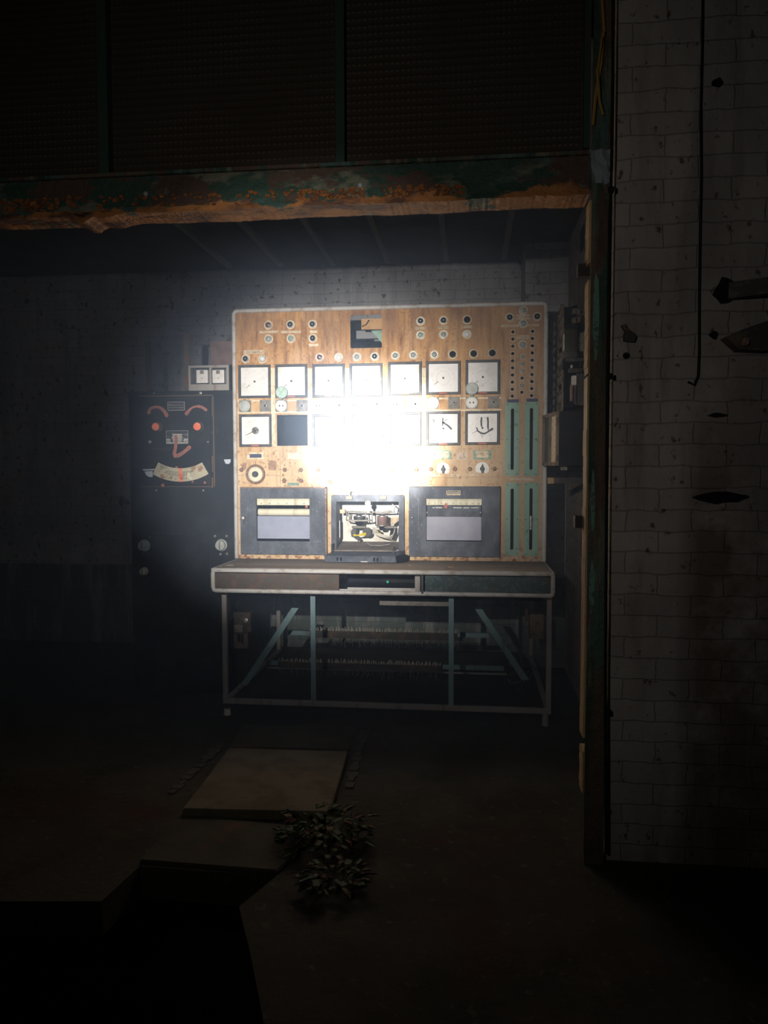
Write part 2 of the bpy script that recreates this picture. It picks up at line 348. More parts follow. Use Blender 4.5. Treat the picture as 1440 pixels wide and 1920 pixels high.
def text(name, body, x, y, z, size, material, parent, squash=1.0, dep=.0008):
    cu = bpy.data.curves.new(name, 'FONT'); cu.body = body; cu.size = size; cu.extrude = dep; cu.align_x = 'CENTER'; cu.align_y = 'CENTER'
    ob = bpy.data.objects.new('t', cu); C.objects.link(ob); dg = bpy.context.evaluated_depsgraph_get(); dg.update()
    me = bpy.data.meshes.new_from_object(ob.evaluated_get(dg)); bpy.data.objects.remove(ob); bpy.data.curves.remove(cu)
    me.transform(Matrix.Rotation(PI/2, 4, 'X') @ Matrix.Diagonal((squash, 1, 1, 1))); me.materials.clear(); me.materials.append(M[material])
    o = bpy.data.objects.new(name, me); C.objects.link(o); WL[o.name] = Vector((x, y, z)); o.location = Vector((x, y, z))-WL[parent.name]; o.parent = parent
    return o
def R(px0, py0, px1, py1, y):       # pixel rectangle -> x0, x1, z0, z1 on the plane y
    cx, cy = (px0+px1)/2, (py0+py1)/2
    return onY(px0, cy, y).x, onY(px1, cy, y).x, onY(cx, py1, y).z, onY(cx, py0, y).z
def P2(px, py, y): p = onY(px, py, y); return (p.x, p.z)

# ------------------------------------------------------------------ the setting
XW, YB, YF = .67, 6.0, 2.76
# floor with an opening cut in its near left part
pit = [onZ(px, py, 0) for px, py in ((-500, 1690), (190, 1690), (262, 1624), (400, 1634), (520, 1641), (448, 1700), (470, 1790), (520, 2050), (-700, 2050))]
slot = [onZ(px, py, 0) for px, py in ((628, 1552), (660, 1410), (668, 1405), (690, 1372), (668, 1372), (655, 1420), (618, 1525), (600, 1545))]
mb = MB()
outer = [(-4.6, -1.5), (3.4, -1.5), (3.4, 6.1), (-4.6, 6.1)]
loops = [[mb.bm.verts.new((x, y, 0)) for x, y in outer], [mb.bm.verts.new(p) for p in pit]]; es = []
for lp in loops: es += [mb.bm.edges.new((lp[i], lp[(i+1) % len(lp)])) for i in range(len(lp))]
r = bmesh.ops.triangle_fill(mb.bm, edges=es, use_beauty=True)
e = bmesh.ops.extrude_face_region(mb.bm, geom=[f for f in r['geom'] if isinstance(f, bmesh.types.BMFace)])
for v in e['geom']:
    if isinstance(v, bmesh.types.BMVert): v.co.z -= .12
mb.box(-4.6, 3.4, -1.5, 6.1, -.75, -.7)
struct('floor', mb, 'floor')
struct('wall_back', MB().box(-4.6, .9, YB, YB+.2, 0, 3.3), 'brick_back')
mb = MB().box(XW, XW+.2, YF+.3, YB, 0, 3.3)
struct('wall_right', mb, 'brick_side')
struct('wall_left', MB().box(-4.7, -4.5, YF+.3, YB, 0, 3.3), 'brick_side')
struct('ceiling', MB().box(-4.6, .9, YF+.22, YB+.2, 3.0, 3.1), 'ceiling')  # very dark grey with slightly lighter patches
struct('wall_front', MB().box(.497, 3.4, YF+.04, YF+.3, 0, 4.6), 'brick_front')
# brick pier in the back right corner
p = onY(985, 500, 5.55)
struct('wall_corner', MB().box(p.x, XW, 5.55, YB, 0, 3.0), 'brick_back')
for i, px in enumerate((556, 688, 826, 960, 428, 300)):
    a = onZ(px, 395, 2.97)
    struct('trim_%d' % (i+4), MB().box(a.x-.018, a.x+.018, YF+.4, YB-.15, 2.97, 3.0), 'batten')
# cladding above the lintel, with its green mullions
zl0, zl1 = onY(540, 393, YF).z, onY(540, 312, YF).z
struct('wall_upper', MB().box(-3.6, .38, YF+.05, YF+.12, zl1-.02, 4.6), 'screen')
for i, (a, b) in enumerate(((188, 205), (631, 647))):
    x0, x1, _, _ = R(a, 150, b, 160, YF+.03); struct('trim_%d' % (i+1), MB().box(x0, x1, YF+.01, YF+.05, zl1-.01, 4.6), 'mullion')
x0, x1, _, _ = R(1094, 150, 1106, 160, YF+.03); struct('trim_3', MB().box(x0, x1, YF+.01, YF+.05, zl1+.02, 4.6), 'mullion')

# ------------------------------------------------------------------ steel lintel and post
xr = onY(1104, 330, YF).x
t = thing('steel_lintel', (-1, YF, zl0), 'long green steel beam with a rust-eaten lower edge spanning the opening', 'beam')
mb = MB().box(-3.6, xr, YF, YF+.02, zl0+.02, zl1); mb.build('web_plate', 'lintel', t)
mb = MB(); n = 420
zz = []
for i in range(n+1):
    x = -3.6+(xr+3.6)*i/n; zz.append((x, zl0+.002*math.sin(x*9)+.0012*math.sin(x*31+1)+random.uniform(-.0012, .0015)))
blob = onY(160, 410, YF).x
zz = [(x, z-.028*math.exp(-((x-blob)/.035)**2)-.012*math.exp(-((x-blob-.09)/.04)**2)) for x, z in zz]
for (a, za), (b, zb) in zip(zz, zz[1:]):
    mb.prism([(a, YF-.028, za), (b, YF-.028, zb), (b, YF-.024, zb+.02), (a, YF-.024, za+.02)], (0, .13, 0))
mb.build('lower_flange', 'lintel', t)
MB().box(-3.6, xr, YF-.018, YF+.1, zl1-.012, zl1).build('upper_flange', 'post', t)
mb = MB()                                       # crusts of rust blistering off the web
for i in range(520):
    px = random.choice([random.uniform(125, 600), random.uniform(0, 110), random.uniform(560, 680), random.uniform(715, 870)])
    c = onY(px, 385-px*.033+random.uniform(-10, 22), YF); r = random.uniform(.003, .010)
    pts = [(c.x+math.cos(a)*r*random.uniform(.7, 1.5), YF-random.uniform(.001, .007), c.z+math.sin(a)*r*random.uniform(.5, .9)) for a in [k*PI/3.5 for k in range(7)]]
    mb.prism(pts, (0, .012, 0))
rustcrust = mat('flaking_orange_rust', (.30, .115, .035), [((.17, .065, .028), 30, O, .42, .62), ((.5, .22, .07), 45, O, .6, .68)], .9, bmp=.8); M['crust'] = rustcrust
tag(mb.build('rust_crust', 'crust', t), 'thick orange rust flaking off the beam', kind='stuff')
for px, py in ((676, 348), (274, 364)):
    c = onY(px, py, YF); MB().lathe(c, [(.009, 0), (.009, .006), (.004, .01)], 10).build('bolt', 'silver', t, True)

xj0 = onY(1101, 900, YF).x; xj1 = onY(1141, 900, YF).x
t = thing('steel_post', (xj0, YF, 0), 'upright green and rust steel door post beside the white brick wall', 'post')
MB().box(xj0+.004, xj1, YF, YF+.012, 0, 4.6).build('front_flange', 'post', t)
MB().box(xj1-.012, xj1, YF+.012, YF+.1, 0, 4.6).build('rear_flange', 'post', t)
for (pa, pb, w_) in ((375, 492, 0), (525, 700, 1), (706, 1385, 2), (1410, 1490, 3)):
    za, zb = onY(1096, pa, YF).z, onY(1096, pb, YF).z
    mb = MB(); n = 14; zs = [za+(zb-za)*i/n for i in range(n+1)]
    for a, b in zip(zs, zs[1:]):
        mb.box(xj0-.003+random.uniform(-.0015, .0015), xj0+.014, YF+.004, YF+.09+random.uniform(-.004, .003), b, a)
    tag(mb.build('edge_timber', 'wood', t), 'yellowed timber strip on the inner edge')
for py in (508, 978):
    z = onY(1090, py, YF+.09).z; MB().box(xj0-.03, xj0+.05, YF+.075, YF+.12, z-.022, z+.022).build('strap', 'darkmetal', t)
for px, py, w_, h_ in ((1118, 590, .022, .16), (1112, 935, .014, .12), (1110, 1100, .02, .10)):
    c = onY(px, py, YF); mb = MB()
    pts = [(c.x+math.cos(a)*w_*.5*random.uniform(.75, 1.1), c.z+math.sin(a)*h_*random.uniform(.8, 1.05)) for a in [k*2*PI/16 for k in range(16)]]
    mb.prism([(x, YF-.001, z) for x, z in pts], (0, .001, 0)); M['mint'] = M.get('mint') or mat('mint_paint_patch', (.13, .27, .22), [((.08, .13, .10), 60, O, .52, .6)], .7)
    tag(mb.build('paint_patch', 'mint', t), 'mint green patch of old paint')

# torn sheet stuck on the post
def crumple(px0, py0, px1, py1, y, amp, nu=4, nv=5):
    a = onY(px0, py0, y); b = onY(px1, py1, y); rnd = [[random.uniform(-1, 1) for _ in range(nv+1)] for _ in range(nu+1)]
    def f(u, v):
        k = rnd[round(u*nu)][round(v*nv)]
        return Vector((a.x+(b.x-a.x)*u*(1-.18*v)+.10*(b.x-a.x)*v+k*amp*.4, y-amp*(1.2+k), a.z+(b.z-a.z)*v*(1-.25*abs(u-.6))+k*amp*.4))
    return f
mb = MB(); mb.grid_sheet(crumple(1104, 283, 1148, 348, YF-.002, .007), 4, 5, .002)
tag(mb.build('crumpled_sheet', 'plastic'), 'crumpled pale grey sheet stuck where the beam meets the post', 'sheet')
# ochre cable above
t_pts = [onY(1128, -30, YF-.01), onY(1132, 60, YF-.012), onY(1126, 120, YF-.01), onY(1117, 180, YF-.012), onY(1112, 235, YF-.01)]
mb = MB().tube(t_pts, .006); mb.tube([onY(1130, 70, YF-.018), onY(1120, 130, YF-.02), onY(1124, 190, YF-.018), onY(1131, 216, YF-.012)], .005)
tag(mb.build('frayed_cable', 'orangecable', smooth=True), 'frayed ochre cable hanging down the upper part of the green post', 'cable')

# ------------------------------------------------------------------ things on the right brick wall
YW = YF+.04
pts = [onY(px-3, py, YF-.009) for px, py in ((1153, -40), (1152, 150), (1150, 300), (1146, 420), (1144, 560), (1142, 700), (1141, 860), (1140, 1000), (1139, 1150), (1138, 1330), (1139, 1600))]
t = thing('conduit', pts[-1], 'black conduit running down the seam between green post and white brick wall', 'conduit')
MB().tube(pts, .0055, 10).build('pipe', 'cable', t, True)
for i, py in enumerate((355, 705, 1335)):
    c = onY(1151-py*.0085, py, YF-.012); MB().box(c.x-.012, c.x+.006, YF-.016, YW-.001, c.z-.009, c.z+.009, .002).build('clamp', 'cable', t)
pts = [onY(px, py, YW-.006) for px, py in ((1318, -40), (1317, 80), (1314, 200), (1315, 330), (1313, 420), (1311, 560), (1311, 660), (1309, 705), (1302, 722), (1290, 716))]
tag(MB().tube(pts, .0045).build('hanging_cable', 'cable', smooth=True), 'thin black cable hanging down the white brick wall, its end curled', 'cable')
# bracket stubs by the right edge
t = thing('steel_bracket', onY(1400, 560, YW), 'rusty steel arm standing out level from a hole in the white brick wall', 'bracket')
c = onY(1372, 545, YW); z0, z1 = onY(1400, 560, YW).z, onY(1400, 530, YW).z
MB().prism([(c.x, YW-.002, z0-.005), (c.x+.30, YW-.16, z0), (c.x+.30, YW-.20, z0), (c.x-.02, YW-.03, z0-.004)], (0, 0, z1-z0)).build('arm', 'darkmetal', t)
pts = [(c.x-.02+math.cos(a)*.045*random.uniform(.7, 1.1), YW-.003, (z0+z1)/2+math.sin(a)*.05*random.uniform(.7, 1.1)) for a in [k*2*PI/13 for k in range(13)]]
MB().prism(pts, (0, .003, 0)).build('wall_hole', 'hole', t)
t = thing('bent_bracket', onY(1400, 640, YW), 'dark bent steel blade rising out of the brick wall under the level arm', 'bracket')
q = [onY(*a_, YW-.01) for a_ in ((1350, 637), (1385, 622), (1460, 596), (1460, 650), (1425, 662), (1375, 660))]
MB().prism(q, (0, -.06, 0)).build('blade', 'darkmetal', t)
c = onY(1381, 648, YW); MB().cyl((c.x, YW, c.z), (c.x, YW-.085, c.z), .018, .014, 12).build('bolt_end', 'knobrust', t, True)
t = thing('wall_clip', onY(1177, 640, YW), 'small black broken clip on the white brick wall beside the conduit', 'clip')
mb = MB(); q = [onY(*a_, YW) for a_ in ((1163, 612), (1170, 609), (1174, 617), (1187, 627), (1191, 633), (1187, 643), (1168, 641), (1168, 630), (1170, 622))]
mb.prism(q, (0, -.02, 0)); mb.build('hook', 'darkmetal', t)
c = onY(1174, 667, YW); MB().lathe(c, [(.012, 0), (.010, .01), (.003, .014)], 9).build('stud', 'hole', t, True)
for nm, px, py, w_, h_, lab in (('wall_hole', 1346, 155, .020, .016, 'dark hole high in the brick wall right of the hanging cable'),
                                ('wall_hole', 1345, 779, .032, .009, 'flat oval hole in the stained brick below the brackets'),
                                ('wall_hole', 1338, 628, .016, .016, 'small round hole in the brick just left of the bent blade'),
                                ('wall_hole', 1352, 933, .09, .022, 'wide ragged gap between bricks in the dark stained wall')):
    c = onY(px, py, YW); pts = [(c.x+math.cos(a)*w_*random.uniform(.75, 1.15), YW-.0025, c.z+math.sin(a)*h_*random.uniform(.7, 1.15)) for a in [k*2*PI/14 for k in range(14)]]
    tag(MB().prism(pts, (0, .0024, 0)).build(nm, 'hole'), lab, 'hole')

# ------------------------------------------------------------------ control panel
YP = 4.6
rootp = onY(730, 1049, YP)
CP = thing('instrument_console', (rootp.x, YP, .89), 'tall rusted cream instrument console full of square gauges and lamps above the desk', 'control panel')
XL, XR_, ZT, ZB = -1.4475, .4438, .9754+CH, -.5426+CH
def rr(px0, py0, px1, py1, y=YP, rad=.008, n=4):
    x0, x1, z0, z1 = R(px0, py0, px1, py1, y); o = []
    for cx, cz, a0 in ((x1-rad, z1-rad, 0), (x0+rad, z1-rad, PI/2), (x0+rad, z0+rad, PI), (x1-rad, z0+rad, 3*PI/2)):
        for k in range(n+1): a = a0+PI/2*k/n; o.append((cx+math.cos(a)*rad, cz+math.sin(a)*rad))
    return o
holes = [rr(657, 590, 716, 652.5), rr(519.3, 777.8, 576.9, 835.8, rad=.002), rr(627, 936, 751, 1032)]
slots = [rr(957.6, 766, 963.6, 881, rad=.009), rr(993, 765, 999, 881, rad=.009), rr(957, 916, 963, 1031, rad=.009), rr(992.4, 915.5, 998.4, 1031, rad=.009)]
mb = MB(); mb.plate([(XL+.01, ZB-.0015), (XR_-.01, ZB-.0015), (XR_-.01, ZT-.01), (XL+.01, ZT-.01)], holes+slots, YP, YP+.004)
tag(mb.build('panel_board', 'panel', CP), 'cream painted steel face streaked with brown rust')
mb = MB(); ro = .013
mb.tube([(XL+.012, YP, ZB), (XL+.012, YP, ZT-.03), (XL+.02, YP, ZT-.016), (XL+.035, YP, ZT-.011), (XR_-.035, YP, ZT-.011), (XR_-.02, YP, ZT-.016), (XR_-.012, YP, ZT-.03), (XR_-.012, YP, ZB)], ro, 12)
tag(mb.build('edge_trim', 'trim', CP, True), 'rounded off-white metal edging')
MB().box(XR_-.02, XR_-.012, YP+.004, YP+.35, ZB+.01, ZT-.03).build('side_sheet', 'cabinet', CP)

def lamp(px, py, kind, rp=7.6):
    c = onY(px, py, YP); k = 4.6/1442*1.02; r = rp*k
    hl = MB(); hl.lathe((c.x, YP, c.z), [(r*1.30, 0), (r*1.28, .0012)], 28); 
    base = hl.build('indicator_lamp', 'halo' if px < 900 else 'halo2', CP)
    MB().lathe((c.x, YP-.0012, c.z), [(r*1.0, 0), (r*1.0, .006), (r*.94, .009), (r*.78, .009), (r*.74, .004)], 28).build('lamp_ring', 'chrome' if kind != 'hole' else 'plate', base, True)
    mt_ = dict(dark='black', red='redlens', hole='hole', grey='greylens', green='greenlens', white='whitelens', darkgreen='black')[kind]
    if kind == 'hole': MB().lathe((c.x, YP-.002, c.z), [(r*.86, 0), (r*.86, .0085)], 24).build('lens', 'hole', base)
    else:
        dome = .011 if kind in ('grey', 'green', 'white') else .006; rl = r*.80
        prof = [(rl*math.cos(a), .005+dome*math.sin(a)) for a in [i*PI/2/6 for i in range(6)]]+[(rl*.06, .005+dome)]
        MB().lathe((c.x, YP-.002, c.z), prof, 24).build('lens', mt_, base, True)
        if kind in ('dark', 'red'): MB().lathe((c.x, YP-.012, c.z), [(rl*.25, 0), (rl*.2, .002)], 10).build('lamp_filament', 'chrome', base)
    return base
for px, py, kd in ((503.3, 609.6, 'red'), (544.5, 608.7, 'dark'), (586, 608, 'dark'), (503.8, 635.6, 'grey'), (545.5, 635, 'green'), (586.5, 634.4, 'dark'),
                   (460.7, 672.9, 'dark'), (492, 672.7, 'white'), (599.5, 670, 'red'), (635, 670, 'white'), (669.3, 669.3, 'grey'), (702.7, 668.4, 'dark'),
                   (741.3, 666.9, 'grey'), (774.8, 665.7, 'grey'), (814.5, 665.2, 'grey'), (848.7, 664.5, 'hole'), (888, 663.3, 'hole'), (923, 662.2, 'hole'),
                   (788.5, 602, 'dark'), (831.5, 600.8, 'dark'), (875.8, 599.6, 'hole'), (788.5, 628.4, 'green'), (831.7, 627.4, 'grey'), (875.4, 626.7, 'white'),
                   (981, 582, 'grey'), (955.7, 595.3, 'dark'), (1007, 593.7, 'dark'), (981, 606.7, 'green'), (980, 646.3, 'grey')):
    lamp(px, py, kd, 6.4)
def tagplate(px, py, w_, h_, mt_='tag', lines=0, name='name_plate', depth=.002, screws=False):
    x0, x1, z0, z1 = R(px-w_/2, py-h_/2, px+w_/2, py+h_/2, YP)
    b = MB().box(x0, x1, YP-depth, YP, z0, z1).build(name, mt_, CP)
    if lines:
        mb = MB()
        for i in range(lines):
            zc = z1-(z1-z0)*(i+1)/(lines+1); x = x0+(x1-x0)*.14
            while x < x1-(x1-x0)*.16:
                l = random.uniform(.004, .011); mb.box(x, min(x+l, x1-.005), YP-depth-.0006, YP-depth, zc-.0011, zc+.0011); x += l+.003
        mb.build('engraving', 'ink', b)
    if screws:
        for x in (x0+.005, x1-.005): MB().lathe((x, YP-depth, (z0+z1)/2), [(.0028, 0), (.0022, .0012)], 8).build('screw', 'knobrust', b)
    return b
tagplate(504, 622.5, 36, 4.6, 'tag'); tagplate(546, 622.5, 36, 4.6, 'tag')
tagplate(475.5, 660, 38, 7, 'tag', 2, screws=True); tagplate(588, 647, 18, 5, 'halo'); tagplate(588, 622, 14, 5, 'halo')
for px, py in ((788, 615.4), (831.5, 614.2), (875.8, 613)): tagplate(px, py, 19, 4.6, 'tag', 1, screws=True)
tagplate(981, 594.4, 26, 8.5, 'tag', 2, screws=True); tagplate(956, 611, 33, 4, 'tag', 1); tagplate(999, 610, 24, 3, 'tag'); tagplate(980, 632.6, 24, 7, 'tag', 2, screws=True)

x0, x1, z0, z1 = R(517, 776, 579, 838, YP)
MB().box(x0, x1, YP+.22, YP+.224, z0, z1).build('cutout_shade_sheet', 'hole', CP)  # dark sheet added behind the empty cutout to keep it in shade
mb = MB()
for q_ in ((x0-.003, x0, z0, z1), (x1, x1+.003, z0, z1)): mb.box(q_[0], q_[1], YP+.004, YP+.22, q_[2], q_[3])
mb.box(x0, x1, YP+.004, YP+.22, z1, z1+.003); mb.box(x0, x1, YP+.004, YP+.22, z0-.003, z0); mb.build('shade_sheet_sides', 'hole', CP)  # added sides closing the dark sheet off from the lit wall behind
# thin pressed seams round the lamp fields
mb = MB()
for (px0, py0, px1, py1) in ((480, 876, 500, 876.6), (447, 891, 459, 891.5), (498, 891, 524, 891.5), (603, 895, 650, 895.6), (720.5, 896, 721.5, 928), (788, 895, 862, 895.5), (869, 894, 940, 894.5), (864, 745, 864.6, 860), (585, 838, 585.5, 908), (525, 846, 525.5, 908), (947, 610, 1012, 610.5), (969.5, 900, 970, 903)):
    x0, x1, z0, z1 = R(px0, py0, px1, py1, YP); mb.box(x0, x1, YP-.0009, YP, z0, z1)
tag(mb.build('seam_line', 'knobrust', CP), 'thin brown joint lines scribed across the face')
# clean paint strips between the gauges
for px0, py0, px1, py1 in ((508, 690, 516, 840), (577, 690, 586, 908), (647, 690, 655, 770), (791, 690, 798.5, 870), (446, 747.5, 940, 750.5), (446, 769.5, 940, 772.5)):
    x0, x1, z0, z1 = R(px0, py0, px1, py1, YP); MB().box(x0, x1, YP-(.0009 if px1-px0 > 100 else .0006), YP, z0, z1).build('paint_strip', 'halo', CP)

# ------------------------------------------------------------------ gauges
def gauge(px0, py0, px1, py1, style='plain', red=True):
    x0, x1, z0, z1 = R(px0, py0, px1, py1, YP); w_ = x1-x0; b = .0155 if style != 'old' else .0155
    mb = MB(); k = .004
    def ring(o, y): return [(x0+o, y, z0+o), (x1-o, y, z0+o), (x1-o, y, z1-o), (x0+o, y, z1-o)]
    rs = [ring(0, YP), ring(0, YP-.012), ring(.003, YP-.015), ring(b-.004, YP-.015), ring(b, YP-.006), ring(b, YP)]
    vv = [[mb.bm.verts.new(p) for p in q] for q in rs]
    for a, c in zip(vv, vv[1:]+vv[:1]):
        for i in range(4): mb.bm.faces.new((a[i], a[(i+1) % 4], c[(i+1) % 4], c[i]))
    g = mb.build('gauge', 'bezel', CP)
    yd = YP-.005
    MB().box(x0+b-.001, x1-b+.001, yd, YP, z0+b-.001, z1-b+.001).build('dial_face', 'dial', g)
    cx, cz = (x0+x1)/2, (z0+z1)/2; s = w_-2*b
    mb = MB(); R0 = s*.40
    for i in range(33):
        a = math.radians(225-i*270/32); l = .012 if i % 4 == 0 else .006; c_, s_ = math.cos(a), math.sin(a); t_ = .0006 if i % 4 else .0011
        mb.stroke([(cx+c_*R0, cz+s_*R0), (cx+c_*(R0-l), cz+s_*(R0-l))], t_*1.6, yd, .0006)
    mb.build('scale_marks', 'faintink', g)
    MB().lathe((cx, yd, cz), [(.0062, 0), (.0062, .004), (.004, .006)], 14).build('needle_hub', 'bezel', g, True)
    a = math.radians({'plain': 215, 'old': 205, 'k': 235, 'u': 208, 'big': 218}.get(style, 215))
    nl = s*.40; q0 = .011 if style != 'g1' else .03
    MB().stroke([(cx+math.cos(a)*s*.22, cz+math.sin(a)*s*.22), (cx+math.cos(a)*nl, cz+math.sin(a)*nl)], [.0034, .0012], yd-.002, .0008).build('needle', 'ink', g)
    if style in ('big', 'u', 'k', 'arc'):
        mb = MB(); pts = [(cx+math.cos(math.radians(t_))*s*.23, cz+math.sin(math.radians(t_))*s*.23) for t_ in range(-110, 226, 12)]
        mb.stroke(pts, .0012, yd, .0006); mb.build('inner_ring', 'faintink', g)
    if style in ('big', 'u'): text('dial_letter', 'V' if style == 'big' else 'E', cx, yd-.0006, cz-s*.29, .016, 'greyink', g)
    if style == 'old':
        MB().lathe((cx, yd, cz), [(.022, 0), (.022, .003), (.019, .004)], 22).build('movement_disc', 'plate', g, True)
        MB().stroke([(cx, cz), (cx+math.cos(a)*s*.4, cz+math.sin(a)*s*.4)], [.005, .0015], yd-.004, .001).build('pointer', 'ink', g)
        mb = MB()
        for t_ in range(3): aa = t_*2.1+.3; mb.stroke([(cx, cz), (cx+math.cos(aa)*.018, cz+math.sin(aa)*.018)], .006, yd-.004, .0012)
        mb.build('spider_spring', 'bezel', g)
    if red:
        MB().box(cx-.024, cx+.024, YP-.0158, YP-.014, z0+.0035, z0+.0115).build('brand_label', 'redlabel', g)
    return g, cx, cz, s, yd
gauge(447.8, 684.4, 507.8, 746.7, 'plain', False)
gauge(516.7, 683.3, 576.7, 746); gauge(586.2, 682.7, 646.7, 745.5); gauge(656, 681.6, 717.3, 743.5)
gauge(727.8, 678.7, 790.8, 741.3); gauge(799, 677.5, 863.6, 740, 'arc'); gauge(873, 675, 937.7, 739.4, 'big')
gauge(449.3, 777, 509.5, 837.8, 'old'); gauge(586.7, 776.7, 647, 836.7); gauge(657.3, 775.6, 718, 836); gauge(727.8, 773, 790, 835.7)
gk = gauge(799.6, 771.5, 862.9, 835.2, 'k'); gu = gauge(872.3, 770.8, 936.8, 834, 'u')
# marker scrawls on the last two gauges
def pst(g, lst, wd, name='marker_scrawl'):
    mb = MB()
    for i, pts in enumerate(lst): mb.stroke([P2(x, y, YP) for x, y in pts], wd[i] if isinstance(wd, list) else wd, g[4], .0012)
    tag(mb.build(name, 'greyink', g[0]), 'grey marker graffiti on the dial')
Z5 = lambda x, y: (740+x/6.545, 760+y/6.545)
pst(gk, [[Z5(x, y) for x, y in q] for q in (((592, 160), (590, 215), (586, 245)), ((640, 168), (602, 212)), ((596, 212), (640, 240), (668, 262), (694, 290)), ((470, 176), (486, 190), (478, 205)))], [.009, .004, .011, .009])
pst(gu, [[Z5(x, y) for x, y in q] for q in (((1066, 155), (1062, 200), (1066, 255)), ((1140, 155), (1146, 200), (1144, 260), (1148, 310)), ((1006, 275), (1020, 315), (1060, 342), (1105, 348), (1150, 322), (1196, 290)), ((1098, 152), (1110, 153)))], [.010, [.012, .010, .011, .004], [.007, .009, .010, .010, .008, .014], .003])

# ------------------------------------------------------------------ sockets and square plates between the gauge rows
kx = 4.6/1442*1.01
def socket(px, py, mode, lid=None, lidmat='lid'):
    x0, x1, z0, z1 = R(px-11, py-11, px+11, py+11, YP); c = onY(px, py, YP)
    b = MB().box(x0, x1, YP-.004, YP, z0, z1, .001).build('socket_outlet', 'plate', CP)
    if mode == 'closed': MB().lathe((c.x, YP-.004, c.z), [(.035, 0), (.035, .009), (.031, .012), (.004, .013)], 28).build('socket_lid', lidmat, b, True); MB().box(c.x-.008, c.x+.008, YP-.014, YP-.004, c.z+.033, c.z+.043).build('hinge', 'plate', b)
    else:
        MB().lathe((c.x, YP-.004, c.z), [(.035, 0), (.035, .008), (.031, .009), (.028, .004)], 28).build('socket_face', 'socket', b, True)
        for s in (-1, 1): MB().lathe((c.x+s*.0105, YP-.006, c.z), [(.0045, 0), (.0045, .003)], 12).build('pin_hole', 'hole', b)
        if lid:
            l = onY(lid[0], lid[1], YP-.03)
            MB().lathe((l.x, YP-.022, l.z), [(.034, 0), (.036, .003), (.036, .009), (.033, .010), (.031, .007)], 28).build('socket_lid', lidmat, b, True)
            MB().box(c.x-.009, c.x+.009, YP-.03, YP-.004, c.z+.032, l.z-.03).build('hinge', 'plate', b)
socket(459.6, 761.8, 'closed'); socket(527.8, 761, 'open', (527.8, 735.6), 'lidgreen'); socket(597, 761, 'open'); socket(667, 760, 'open')
socket(741, 758.5, 'open'); socket(812, 755.8, 'closed', lidmat='socket'); socket(884.4, 755, 'open', (884.8, 728.3), 'lid')
for px, py in ((497.8, 761), (567, 761), (636.7, 760), (706.7, 757.8), (779, 757.8), (851.3, 755.4), (925.4, 754.3)):
    x0, x1, z0, z1 = R(px-10.5, py-11, px+10.5, py+11, YP); c = onY(px, py, YP)
    b = MB().box(x0, x1, YP-.004, YP, z0, z1, .001).build('selector_plate', 'plate', CP)
    MB().lathe((c.x, YP-.004, c.z), [(.0095, 0), (.009, .003), (.007, .004)], 16).build('key_barrel', 'chrome', b, True)
    MB().lathe((c.x, YP-.007, c.z), [(.006, 0), (.006, .0014)], 14).build('key_hole', 'hole', b)
    mb = MB()
    for sx in (-1, 1):
        for sz in (-1, 1): mb.lathe((c.x+sx*.026, YP-.004, c.z+sz*.027), [(.0028, 0), (.002, .001)], 8)
    mb.build('rivet', 'knobrust', b)
# stain and bare patches
def patch(px, py, w_, h_, material, label, name='stain'):
    c = onY(px, py, YP); rx, rz = w_*kx/2, h_*kx/2
    pts = [(c.x+math.copysign(abs(math.cos(a))**.5, math.cos(a))*rx*random.uniform(.85, 1.08), YP-.0012, c.z+math.copysign(abs(math.sin(a))**.5, math.sin(a))*rz*random.uniform(.85, 1.08)) for a in [k*2*PI/22 for k in range(22)]]
    tag(MB().prism(pts, (0, .0012, 0)).build(name, material, CP), label)
M['stainm'] = mat('brown_stain', (.30, .19, .14), [((.42, .27, .17), 50, O, .45, .6)], .8)
patch(510.5, 873, 17, 19, 'stainm', 'square brown stain beside the round dial'); patch(457.5, 874, 10, 13, 'stainm', 'small brown stain left of the round dial')
# ------------------------------------------------------------------ push buttons, small switches, rotary switches
def button(px, py, big=1.0, mt_='knobrust'):
    c = onY(px, py, YP); r = .0115*big
    b = MB().lathe((c.x, YP, c.z), [(r*1.12, 0), (r*1.12, .003), (r, .005), (r*.98, .012), (r*.6, .014), (.001, .0145)], 20).build('push_button', mt_, CP, True)
    mb = MB()
    for s in (-1, 1): mb.lathe((c.x+s*r*1.75, YP, c.z), [(.0026, 0), (.002, .0015)], 8)
    mb.build('rivet', 'knobrust', b)
for px, py in ((453, 881), (534, 881), (564.3, 881), (597, 880.7), (640.8, 880.7), (666.7, 880.7), (710, 880.7), (736.8, 880.7), (781, 880), (808.5, 879.7), (853, 879.5), (881.3, 879.5), (927.3, 879), (533.3, 901.2), (564.3, 901.2), (619, 904)): button(px, py)
def small_switch(px, py):
    c = onY(px, py, YP)
    b = MB().lathe((c.x, YP, c.z), [(.011, 0), (.011, .003), (.008, .006)], 18).build('toggle_switch', 'chrome', CP, True)
    MB().prism([(c.x-.006, YP-.016, c.z), (c.x, YP-.016, c.z+.021), (c.x+.006, YP-.016, c.z), (c.x, YP-.016, c.z-.023)], (0, .012, 0)).build('switch_lever', 'plate', b)
for px, py in ((618, 880.7), (688.5, 880.7), (759, 880.5), (639.8, 912.6), (736.6, 912.6)): small_switch(px, py)
